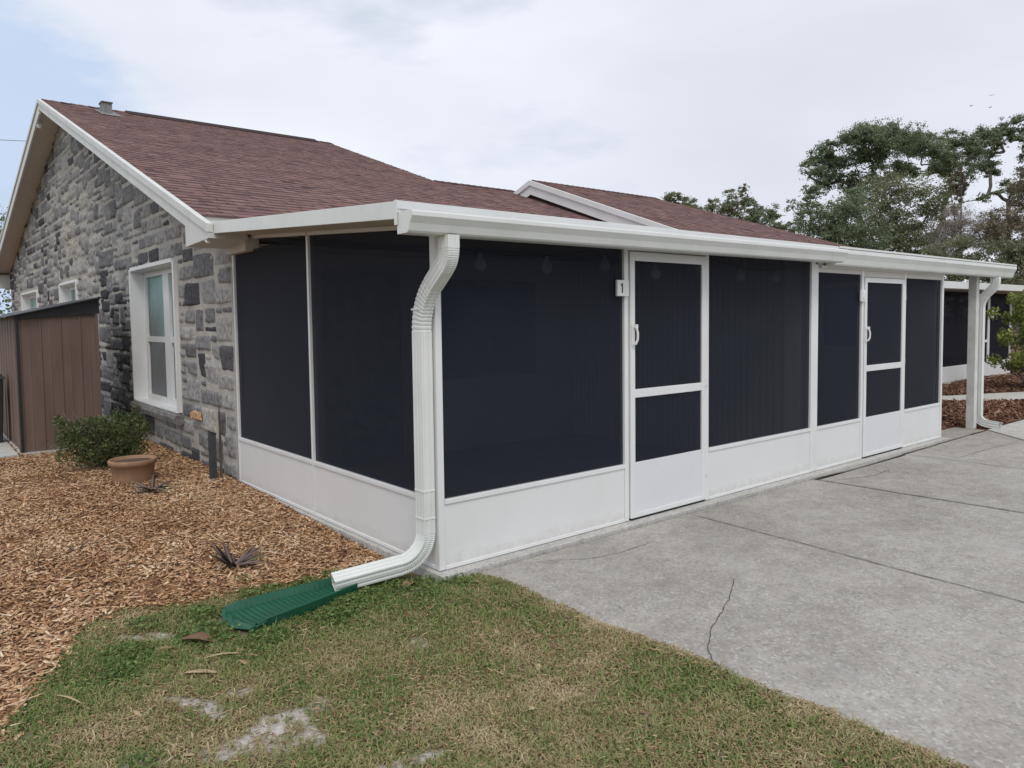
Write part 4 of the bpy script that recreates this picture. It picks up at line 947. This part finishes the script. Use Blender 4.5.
MB().prism([(-.03, 4.42, .50), (-.03, 4.74, .49), (-.03, 4.78, .57), (-.03, 4.62, .60), (-.03, 4.45, .585)], [(-.062, 4.45, .515), (-.07, 4.70, .505), (-.058, 4.74, .56), (-.066, 4.61, .585), (-.06, 4.48, .57)]).build('broken_stone', plain('fresh_orange_stone', (.50, .30, .16), .9, 0, .6, 30), H, .006)
# stake and rod by the wall
sk = thing('garden_stake', (-.17, 3.63, 0), 'short black post standing against the stone wall beside the porch', 'post')
MB().box(-.215, -.155, 3.60, 3.655, -.03, .47).prism([(-.215, 3.60, .47), (-.155, 3.60, .47), (-.155, 3.655, .47), (-.215, 3.655, .47)], [(-.215, 3.60, .50), (-.160, 3.60, .455), (-.160, 3.655, .455), (-.215, 3.655, .50)]).build('stake', MT['stake'], sk, .003)
rd = thing('metal_rod', (-.10, 3.62, 0), 'thin rusty rod leaning beside the short black post', 'rod')
MB().box(-.122, -.104, 3.60, 3.62, -.03, .60).tube([(-.113, 3.61, .58), (-.115, 3.61, .75)], .006, 8).build('rod', MT['rust'], rd, .002)
# spigot like small orange patch of broken stone left out
# splash block
sb = thing('splash_block', (-.88, .18, -.06), 'dark green plastic splash block under the end of the downspout', 'splash block')
u = Vector((-1.245, .135, 0))-Vector((-.50, .235, 0)); L = u.length; u.normalize(); v_ = Vector((-u.y, u.x, 0)); o_ = Vector((-.50, .235, -.052))
rs = []
for k in range(49):
    t = k/48; wd_ = .085+.080*t+.012*math.sin(t*3); hh = .055+(.0 if t < .8 else -.02*(t-.8)/.2)
    rip = .0028*(k % 2) if t > .06 else 0; dz = -.0*t; c = o_+u*(L*t)
    curve = .05*((0)**2)
    sec = [(-wd_-.016, hh), (-wd_-.010, hh+.004), (-wd_, hh), (-wd_+.016, .018+rip), (-.03, .010+rip), (.03, .010+rip), (wd_-.016, .018+rip), (wd_, hh), (wd_+.010, hh+.004), (wd_+.016, hh), (wd_+.004, .0), (-wd_-.004, .0)]
    rs.append([c+v_*a+u*(-.06*(a/wd_)**2*(t > .9)*1)+Vector((0, 0, z)) for a, z in sec])
MB().rings(rs).build('trough', MT['green_pl'], sb, smooth=False)
MB().add([tuple(o_+v_*a+u*.0+Vector((0, 0, z))) for a, z in ((-.095, 0), (.095, 0), (.095, .055), (-.095, .055))]+[tuple(o_+v_*a+u*.008+Vector((0, 0, z))) for a, z in ((-.095, 0), (.095, 0), (.095, .055), (-.095, .055))],
         [(0, 1, 2, 3), (7, 6, 5, 4), (0, 4, 5, 1), (1, 5, 6, 2), (2, 6, 7, 3), (3, 7, 4, 0)]).build('back_wall', MT['green_pl'], sb)
# succulents
def rosette(name, c, n, L, label, curl=.5, mat='aloe', wid=.022, cat='plant', up=(.15, 1.1)):
    t = thing(name, c, label, cat); V = []; Fc = []; R = []
    for k in range(n):
        a = 2*PI*k/n*1.0+random.uniform(-.35, .35); el = random.uniform(*up); l = L*random.uniform(.65, 1.1); p = Vector(c)+Vector((math.cos(a), math.sin(a), 0))*.012
        d = Vector((math.cos(a)*math.cos(el), math.sin(a)*math.cos(el), math.sin(el))); s_ = Vector((-math.sin(a), math.cos(a), 0)); b0 = len(V); m_ = 8; tone = random.random()
        for i in range(m_+1):
            u_ = i/m_; w_ = wid*(1-u_)**.7*(.6+.8*min(1, u_*3))*.8+.001
            nrm = s_.cross(d).normalized()
            V += [p+s_*w_+nrm*w_*.5, p, p-s_*w_+nrm*w_*.5, p-nrm*w_*.35]
            if i < m_:
                o2 = b0+i*4; Fc += [(o2, o2+1, o2+5, o2+4), (o2+1, o2+2, o2+6, o2+5), (o2+2, o2+3, o2+7, o2+6), (o2+3, o2, o2+4, o2+7)]; R += [tone]*4
            p = p+d*(l/m_); d = (d+Vector((0, 0, -curl/m_))).normalized()
    npmesh('leaves', V, Fc, MT[mat], t, rnd=R, smooth=True); return t
rosette('succulent', (-.90, 1.02, -.02), 14, .25, 'purple brown spiky succulent in the mulch nearest the splash block', .35)
rosette('succulent', (-.78, 3.45, .04), 13, .24, 'small spiky succulent just in front of the terracotta pot', .9, up=(.1, .8))
rosette('dead_plant', (-1.86, 1.95, .0), 12, .14, 'dry withered tuft of leaves at the left side of the mulch', 1.0, 'deadleaf', .008, up=(.1, 1.2))
rosette('dead_plant', (-1.62, 2.02, .0), 8, .09, 'low purple brown withered plant right of the dry tuft', .6, 'aloe', .010, up=(.1, .8))
# fallen leaves
def leaf(c, L, W, yaw, curl, tone, name='fallen_leaf', label='small dry tan leaf lying on the lawn', group='small dry leaves on the lawn', pit=.1):
    n = 8; V = []; Fc = []; M_ = Matrix.Rotation(yaw, 3, 'Z') @ Matrix.Rotation(pit, 3, 'Y')
    for i in range(n+1):
        t = i/n; x = (t-.5)*L; w_ = W*.5*math.sin(PI*min(1, t*.93+.05))**.8; z = curl*L*math.sin(PI*t)*.5
        for s_ in (-1, 0, 1): V.append(tuple(Vector(c)+M_ @ Vector((x, s_*w_, z+abs(s_)*w_*.45))))
    for i in range(n):
        for j in range(2): b0 = i*3+j; Fc.append((b0, b0+1, b0+4, b0+3))
    o = npmesh(name, V, Fc, MT['deadleaf'], None, rnd=[tone]*len(Fc), origin=c, smooth=True, label=label, cat='leaf', group=group)
    so = o.modifiers.new('t', 'SOLIDIFY'); so.thickness = .0012; return o
def lz(x, y): return float(zl(np.array([x]), np.array([y]))[0])
leaf((-1.42, .02, lz(-1.42, .02)+.025), .17, .075, -.75, .14, .05, label='large curled brown leaf on the grass left of the splash block', group=None, pit=.05)
leaf((-1.55, .06, lz(-1.55, .06)+.015), .11, .035, -.2, .0, .6, label='narrow tan dry leaf tucked under the large brown one', group=None)
leaf((-1.51, -.33, lz(-1.51, -.33)+.02), .15, .03, -.5, .03, .85, label='curled pale straw coloured leaf in the grass', group=None)
leaf((-1.38, -.22, lz(-1.38, -.22)+.02), .17, .013, -.15, .08, .95, label='long thin straw coloured leaf stem pointing at the splash block', group=None)
leaf((-2.02, -.22, lz(-2.02, -.22)+.03), .22, .010, 1.9, .08, .8, name='twig', label='pale twig lying across the edge of the mulch', group=None)
leaf((-.22, .0, lz(-.22, .0)+.02), .11, .07, .4, .25, .25, label='reddish brown dry leaf under the downspout', group=None)
lp = [(-1.70, -.38), (-1.33, -.35), (-1.82, -.52), (-.98, -.52), (.02, -1.42), (-.35, -1.3), (-1.14, -.13), (-.62, -.28), (-.15, -1.0), (-1.25, -.95), (-.6, -1.55), (-1.75, -.95), (-.12, -2.0), (-.85, -1.9), (-1.0, .01), (.08, -.25), (-1.95, -.6)]
for i, (x, y) in enumerate(lp):
    leaf((x, y, lz(x, y)+.016), random.uniform(.035, .07), random.uniform(.015, .03), random.uniform(0, 6), random.uniform(-.1, .12), random.uniform(.3, 1), pit=random.uniform(-.3, .3))

# lime shrub at the right
ls = thing('shrub', (14.6, 1.75, 0), 'yellow green leafy bush in front of the neighbouring porch', 'shrub')
cents = []
for k in range(70):
    a = random.uniform(0, 2*PI); q = random.uniform(0, .95); z = random.uniform(.3, 1.95); tp = 1-.35*abs(z-1.0)
    cents.append((15.35+q*tp*math.cos(a), 1.25+q*tp*math.sin(a), z, .15, .15, .15))
V, r = leafcloud(cents, 8000, .075, 1, .55); npmesh('foliage', V, np.arange(len(V)).reshape(-1, 4), MT['lime'], ls, rnd=r)
st = MB()
for c in cents[::2]: st.tube([(15.35+random.uniform(-.1, .1), 1.25, -.03), ((c[0]+15.35)/2, (c[1]+1.25)/2, c[2]*.6), c[:3]], [.014, .009, .004], 5)
st.build('stems', MT['bark'], ls)

# ================================================================== TREES
def tree(label, base, clumps, mat, nleaf, size, trunk_r, group=None, name='tree', D=None, limbs=True, up=.1, aspect=.6, zdepth=1.0, fork=.45, cat='tree', bark='bark', dens=9):
    """base and clumps are directions from the photo turned into metres at the tree's distance; clumps get their own depth"""
    g = far_pt(base[0], base[1], D); g[2] = -.1; t = thing(name, tuple(g), label, cat, group)
    mpp = D/F0; cents = []; depthv = np.array([fw[0], fw[1], 0]); depthv /= np.linalg.norm(depthv)
    xs_ = [c[0] for c in clumps]; half = (max(xs_)-min(xs_))*mpp*.3*zdepth; heads = []
    for c in clumps:
        k = max(5, int(c[2]*c[3]/dens*2.2)+6); o = random.uniform(-half, half); c3 = far_pt(c[0], c[1], D)+depthv*o
        heads.append((Vector(c3), c[2]*mpp, c[3]*mpp))
        for j in range(k):
            a = random.uniform(0, 2*PI); q = random.uniform(0, 1)**.6*1.12
            p = c3+R2*(c[2]*mpp*q*math.cos(a))+U2*(c[3]*1.35*mpp*q*math.sin(a))+depthv*random.uniform(-1, 1)*c[2]*mpp*.8
            rx = min(c[2]*mpp*random.uniform(.10, .30), random.uniform(.22, .50))
            cents.append((*p, rx, rx, rx*random.uniform(.45, .75)))
    nleaf = int(nleaf*2.6); w_ = np.array([c[3]**1.2 for c in cents]); w_ /= w_.sum(); idx = rng.choice(len(cents), nleaf, p=w_); C_ = np.array(cents)[idx]
    p = C_[:, :3]+rng.normal(size=(nleaf, 3))*C_[:, 3:6]*.95
    ok = fbm(p[:, 0]*2.3, p[:, 1]*2.3, p[:, 2]*3.0, 3) > .475; p = p[ok]; nleaf = len(p)
    tt = rng.normal(size=(nleaf, 3)); tt[:, 2] += up; tt /= np.linalg.norm(tt, axis=1)[:, None]
    b_ = np.cross(tt, rng.normal(size=(nleaf, 3))); b_ /= np.linalg.norm(b_, axis=1)[:, None]
    l = (size*.62*rng.uniform(.5, 1.3, nleaf))[:, None]
    V = np.stack([p-tt*l*.5, p+b_*l*aspect*.5, p+tt*l*.5, p-b_*l*aspect*.5], 1).reshape(-1, 3)
    r = np.clip(rng.beta(2, 2, nleaf)+.7*(fbm(p[:, 0]*1.1, p[:, 1]*1.1, p[:, 2]*1.1)-.5), 0, 1)
    npmesh('crown', V, np.arange(len(V)).reshape(-1, 4), MT[mat], t, rnd=r)
    # limbs: every clump is joined to the nearest wood already grown
    gv = Vector(g); top = max(h[0].z for h in heads); mx = sum((h[0] for h in heads), Vector())/len(heads)
    fk = Vector((gv.x*.7+mx.x*.3, gv.y*.7+mx.y*.3, top*fork)); nodes = []; par = []; 
    def addn(p, pa): nodes.append(Vector(p)); par.append(pa); return len(nodes)-1
    cur = addn(gv, -1)
    for q in (.25, .5, .75, 1.0): cur = addn(gv.lerp(fk, q)+Vector((random.uniform(-.15, .15), random.uniform(-.15, .15), 0)), cur)
    if limbs:
        for h, rx, rz in sorted(heads, key=lambda h: (h[0]-fk).length):
            tgt = h-Vector((0, 0, rz*.35))
            best = min(range(1, len(nodes)), key=lambda i: (nodes[i]-tgt).length+max(0, nodes[i].z-tgt.z+.2)*1.5+(nodes[i]-fk).length*.12)
            s_ = nodes[best]; n = max(2, int((tgt-s_).length/.9)+1); pa = best
            for k in range(1, n+1):
                u_ = k/n; q = s_.lerp(tgt, u_)+Vector((0, 0, math.sin(PI*u_)*-.12*(tgt-s_).length*random.uniform(.2, 1.2)))
                if k < n: q += Vector((random.gauss(0, .13), random.gauss(0, .13), random.gauss(0, .12)))
                pa = addn(q, pa)
            for q in range(9):
                e = tgt+Vector((random.gauss(0, .6)*rx, random.gauss(0, .6)*rx, random.uniform(-.3, .9)*rz)); m_ = tgt.lerp(e, .5)+Vector((0, 0, .08))
                k1 = addn(m_, pa); addn(e, k1)
    wgt = [1.0]*len(nodes)
    for i in range(len(nodes)-1, 0, -1): wgt[par[i]] += wgt[i]
    mxw = wgt[0]; tr = MB()
    rad = lambda i: max(.012, trunk_r*.55*(wgt[i]/mxw)**.6)
    for i in range(1, len(nodes)):
        pa = par[i]; tr.tube([nodes[pa], nodes[i]], [min(rad(pa), rad(i)*1.35), rad(i)], 6)
    tr.build('trunk', MT[bark], t); return t
Z = lambda L: [(784+a/4.267, 90+b/4.267, c/4.267, d/4.267) for a, b, c, d in L]
tree('broad dark tree with flat topped crown standing highest behind the gutter', (866, 330), Z([(375, 190, 75, 28), (290, 225, 75, 32), (200, 265, 55, 28), (140, 325, 45, 28), (470, 205, 75, 30), (120, 355, 35, 16), (330, 275, 70, 26), (250, 330, 60, 20), (430, 270, 60, 28), (210, 290, 60, 26), (380, 235, 80, 30), (185, 235, 25, 12), (240, 380, 60, 18), (330, 390, 60, 30), (400, 350, 50, 24), (180, 375, 40, 12)]), 'oak', 31000, .19, .30, D=46, fork=.55)
tree('dark tree with layered crown just right of the broadest one', (930, 330), Z([(560, 215, 70, 28), (640, 215, 70, 25), (700, 225, 50, 24), (760, 265, 60, 25), (820, 285, 55, 22), (560, 280, 60, 22), (640, 300, 65, 22), (520, 240, 50, 24), (700, 370, 55, 18), (470, 350, 60, 22), (740, 300, 60, 18), (560, 340, 50, 20), (850, 262, 30, 14), (640, 350, 40, 16), (700, 430, 40, 20), (760, 350, 50, 16), (800, 470, 30, 16)]), 'oak', 26000, .19, .28, D=48, fork=.5)
tree('olive green tree filling the gap below the two highest crowns', (888, 330), Z([(500, 385, 90, 34), (430, 430, 90, 40), (560, 440, 90, 42), (620, 500, 80, 50), (480, 510, 90, 44), (540, 590, 100, 48), (400, 560, 80, 50), (640, 600, 80, 50), (330, 470, 60, 40), (480, 650, 110, 40), (560, 690, 90, 40), (380, 670, 90, 40), (620, 670, 70, 40), (440, 600, 70, 40)]), 'oak_olive', 21000, .19, .22, D=43, fork=.35)
tree('bushy green tree at the left foot of the broad dark tree', (846, 330), Z([(290, 490, 80, 40), (220, 540, 80, 40), (140, 560, 60, 45), (180, 610, 90, 40), (280, 600, 90, 50), (370, 620, 80, 50), (110, 440, 40, 20), (150, 440, 40, 20), (60, 490, 30, 22), (90, 520, 45, 26), (120, 480, 40, 20)]), 'oak', 19000, .17, .18, D=40, fork=.35)
tree('leafless grey tree draped in moss behind the right end of the gutter', (955, 330), Z([(720, 600, 70, 60), (680, 650, 60, 50), (770, 560, 60, 50), (820, 620, 60, 60), (720, 520, 30, 40), (860, 580, 50, 40), (660, 700, 60, 30)]), 'tree_grey', 15000, .17, .16, D=38, aspect=.18, fork=.4)
tree('dead palm with brown hanging fronds between the big trees', (958, 330), Z([(738, 350, 22, 26), (750, 395, 28, 36), (755, 440, 24, 34), (730, 490, 16, 34), (725, 530, 14, 30)]), 'tree_rust', 5200, .30, .17, D=44, aspect=.15, up=-2.0, limbs=False, fork=.9)
tree('tall thin pine with an open crown at the right edge', (1010, 330), Z([(900, 175, 55, 20), (850, 205, 35, 10), (950, 160, 45, 24), (1005, 150, 40, 40), (1005, 112, 18, 16), (890, 310, 40, 18), (920, 260, 35, 12), (880, 350, 30, 12), (1010, 240, 40, 30), (1040, 320, 45, 50), (960, 440, 40, 16), (1020, 410, 50, 30), (880, 450, 40, 12), (920, 230, 30, 14), (980, 200, 30, 20)]), 'oak', 15600, .17, .20, D=42, fork=.62)
tree('brownish half bare tree at the right edge below the pine', (1012, 330), Z([(930, 560, 70, 40), (1000, 540, 60, 60), (1050, 470, 60, 60), (900, 620, 70, 45), (980, 640, 80, 50), (1060, 600, 70, 60), (860, 560, 40, 30), (1010, 420, 30, 30), (1050, 380, 60, 40)]), 'tree_rust', 17000, .17, .18, D=36, aspect=.35, fork=.4)
tree('low olive tree mass beside the leafless grey tree', (985, 330), Z([(800, 680, 70, 40), (880, 700, 80, 40), (960, 720, 80, 45), (1040, 720, 80, 50), (720, 700, 70, 35), (1060, 780, 90, 50), (900, 760, 90, 40), (760, 800, 90, 40), (880, 820, 90, 45), (980, 830, 90, 45), (680, 790, 60, 40)]), 'oak_olive', 18000, .17, .15, D=33, fork=.3)
Z2 = lambda L: [(600+a/4.654, 180+b/4.654, c/4.654, d/4.654) for a, b, c, d in L]
tree('thin pale green tree just above the roof of the house', (690, 330), Z2([(350, 90, 40, 20), (400, 110, 45, 30), (440, 140, 40, 30), (380, 160, 60, 30)]), 'oak_olive', 4600, .15, .14, 'small trees behind the roof', D=40, fork=.5)
tree('sparse reddish green tree in the middle of the row above the roof', (730, 330), Z2([(600, 75, 30, 20), (670, 45, 22, 22), (640, 100, 50, 26), (590, 140, 55, 30), (680, 110, 30, 30), (520, 130, 40, 30), (640, 180, 60, 30), (500, 180, 50, 30)]), 'oak_olive', 7200, .15, .15, 'small trees behind the roof', D=42, fork=.5)
tree('rounder green tree at the right of the row above the roof', (756, 330), Z2([(730, 120, 45, 24), (780, 160, 45, 26), (700, 160, 40, 26), (750, 200, 60, 26), (800, 215, 45, 22), (870, 220, 30, 20), (880, 250, 40, 20), (700, 230, 60, 25)]), 'oak', 8400, .15, .16, 'small trees behind the roof', D=38, fork=.5)
tree('dark tree showing beyond the left edge of the gable', (-6, 330), [(-10, 226, 18, 14), (-2, 235, 12, 12), (-20, 250, 25, 25), (-40, 240, 30, 20)], 'oak', 4400, .22, .2, D=48, fork=.5)
tree('green tree behind the right end of the neighbouring porch', (1040, 330), [(1030, 300, 22, 20), (1050, 280, 26, 26), (1034, 322, 20, 20), (1020, 270, 18, 14), (1065, 310, 30, 30), (1018, 305, 16, 14), (1012, 318, 12, 12), (1026, 290, 16, 12)], 'oak_olive', 6400, .14, .13, D=27, fork=.3)
# a belt of woodland closing the view far behind
V_, R_ = [], []
cents = []
for k in range(150):
    px = -900+k*17.5; D = random.uniform(70, 95); p = far_pt(min(max(px, -60), 1500), 330, D) if False else CAM+np.array([math.cos(math.radians(128-k*.95)), math.sin(math.radians(128-k*.95)), 0])*D
    p[2] = random.uniform(1.0, 4.2); cents.append((*p, random.uniform(2.5, 4), random.uniform(2.5, 4), random.uniform(1.5, 2.6)))
V, r = leafcloud(cents, 26000, .42, 1, .7)
npmesh('woodland', V, np.arange(len(V)).reshape(-1, 4), MT['oak_olive'], None, rnd=r, label='distant band of woodland behind the houses', cat='woods', kind='stuff')

# power lines far left and birds
for (a, b_, nm) in (((-60, 137), (34, 141.5), 'upper thin power line left of the gable'), ((-60, 211), (20, 215), 'lower thin power line left of the gable')):
    p, q = Vector(far_pt(*a, 30)), Vector(far_pt(*b_, 34)); ext = (p-q)*6
    pts = [q+(p-q)*t+Vector((0, 0, -.0)) for t in np.linspace(-1.0, 8, 14)]
    c0 = tuple(pts[0]); MB().tube(pts, .012, 5).build('power_line', MT['cable'], origin=c0, label=nm, cat='power line', group='power lines')
for px, py, a, lb in ((992, 95.5, .4, 'highest of the three small dark birds in the sky'), (990, 107.5, -.5, 'lowest of the three small dark birds in the sky'), (971.5, 106, 1.2, 'faint bird apart to the left of the other two')):
    c = Vector(far_pt(px, py, 90)); s_ = .32; r_ = Matrix.Rotation(a, 3, 'Z')
    b_ = MB(); L_ = [c+r_ @ Vector(p)*s_ for p in ((.6, 0, 0), (.2, .1, .08), (-.3, .08, .04), (-.7, 0, 0), (-.3, -.08, .04), (.2, -.1, .08), (0, 0, -.12))]
    b_.add(L_, [(0, 1, 2, 3, 4, 5), (6, 1, 0), (6, 2, 1), (6, 3, 2), (6, 4, 3), (6, 5, 4), (6, 0, 5)])
    for sgn in (-1, 1): b_.add([c+r_ @ Vector(p)*s_ for p in ((.25, .08*sgn, .07), (-.2, .08*sgn, .05), (-.25, 1.3*sgn, .35), (.0, .7*sgn, .32), (.05, .7*sgn, .36))], [(0, 1, 3), (0, 3, 2), (1, 2, 3)])
    b_.build('bird', MT['bird'], origin=tuple(c), label=lb, cat='bird', group='birds in the sky')

# ================================================================== LIGHT
w = bpy.data.worlds.new('World'); scn.world = w; w.use_nodes = True; nt = w.node_tree
bg = nt.nodes['Background']; sky = nt.nodes.new('ShaderNodeTexSky'); sky.sky_type = 'NISHITA'; sky.sun_disc = False
EL, AZ = math.radians(52), math.radians(238)     # direction towards the sun, azimuth from +x
sky.sun_elevation = EL; sky.sun_rotation = math.radians(90)-AZ; sky.air_density = 1.2; sky.dust_density = 2
tc = nt.nodes.new('ShaderNodeTexCoord'); sep = nt.nodes.new('ShaderNodeSeparateXYZ'); nt.links.new(tc.outputs['Generated'], sep.inputs[0])
mp = nt.nodes.new('ShaderNodeMapping'); mp.inputs['Scale'].default_value = (1, 1, 2.8); nt.links.new(tc.outputs['Generated'], mp.inputs[0])
n1 = noise(nt, mp.outputs[0], 1.7, 4, .5)
cl_ = ramp(nt, n1, [(.30, (8.0, 8.35, 9.2)), (.50, (8.8, 9.2, 10.2)), (.70, (9.9, 10.3, 11.2))]).outputs[0]
# blue opening low in the direction past the gable
vm = nt.nodes.new('ShaderNodeVectorMath'); vm.operation = 'DOT_PRODUCT'; nt.links.new(tc.outputs['Generated'], vm.inputs[0])
gd = far_pt(-40, 190, 1)-CAM; gd /= np.linalg.norm(gd); vm.inputs[1].default_value = tuple(gd)
n2 = noise(nt, mp.outputs[0], 6, 4, .6)
ma = nt.nodes.new('ShaderNodeMath'); ma.operation = 'MULTIPLY_ADD'; nt.links.new(n2, ma.inputs[0]); ma.inputs[1].default_value = .035; nt.links.new(vm.outputs['Value'], ma.inputs[2])
gap = ramp(nt, ma.outputs[0], [(.99, (0,)*3), (1.010, (.6,)*3)]).outputs[0]
n3 = noise(nt, mp.outputs[0], 3.2, 5, .55)
gap2 = ramp(nt, n3, [(.58, (0,)*3), (.72, (.30,)*3)]).outputs[0]
blue = mixc(nt, 1.0, sky.outputs[0], (1.35, 1.35, 1.35), 'MULTIPLY')
c_ = mixc(nt, gap, cl_, (4.6, 6.6, 9.6)); c_ = mixc(nt, gap2, c_, blue)
nt.links.new(c_, bg.inputs[0]); bg.inputs[1].default_value = .086
sl = bpy.data.lights.new('sun', 'SUN'); so = bpy.data.objects.new('sun', sl); COL.objects.link(so)
sl.energy = 1.3; sl.angle = math.radians(22); sl.color = (1, .95, .87)
d = Vector((math.cos(EL)*math.cos(AZ), math.cos(EL)*math.sin(AZ), math.sin(EL))); so.rotation_euler = d.to_track_quat('Z', 'Y').to_euler(); so.location = (-5, -8, 12)
scn.view_settings.view_transform = 'Standard'; scn.view_settings.look = 'None'; scn.view_settings.exposure = .08; scn.view_settings.gamma = 1
scn.view_settings.use_curve_mapping = False
scn.render.engine = 'CYCLES'; scn.cycles.max_bounces = 8; scn.cycles.transparent_max_bounces = 16; scn.cycles.use_denoising = True
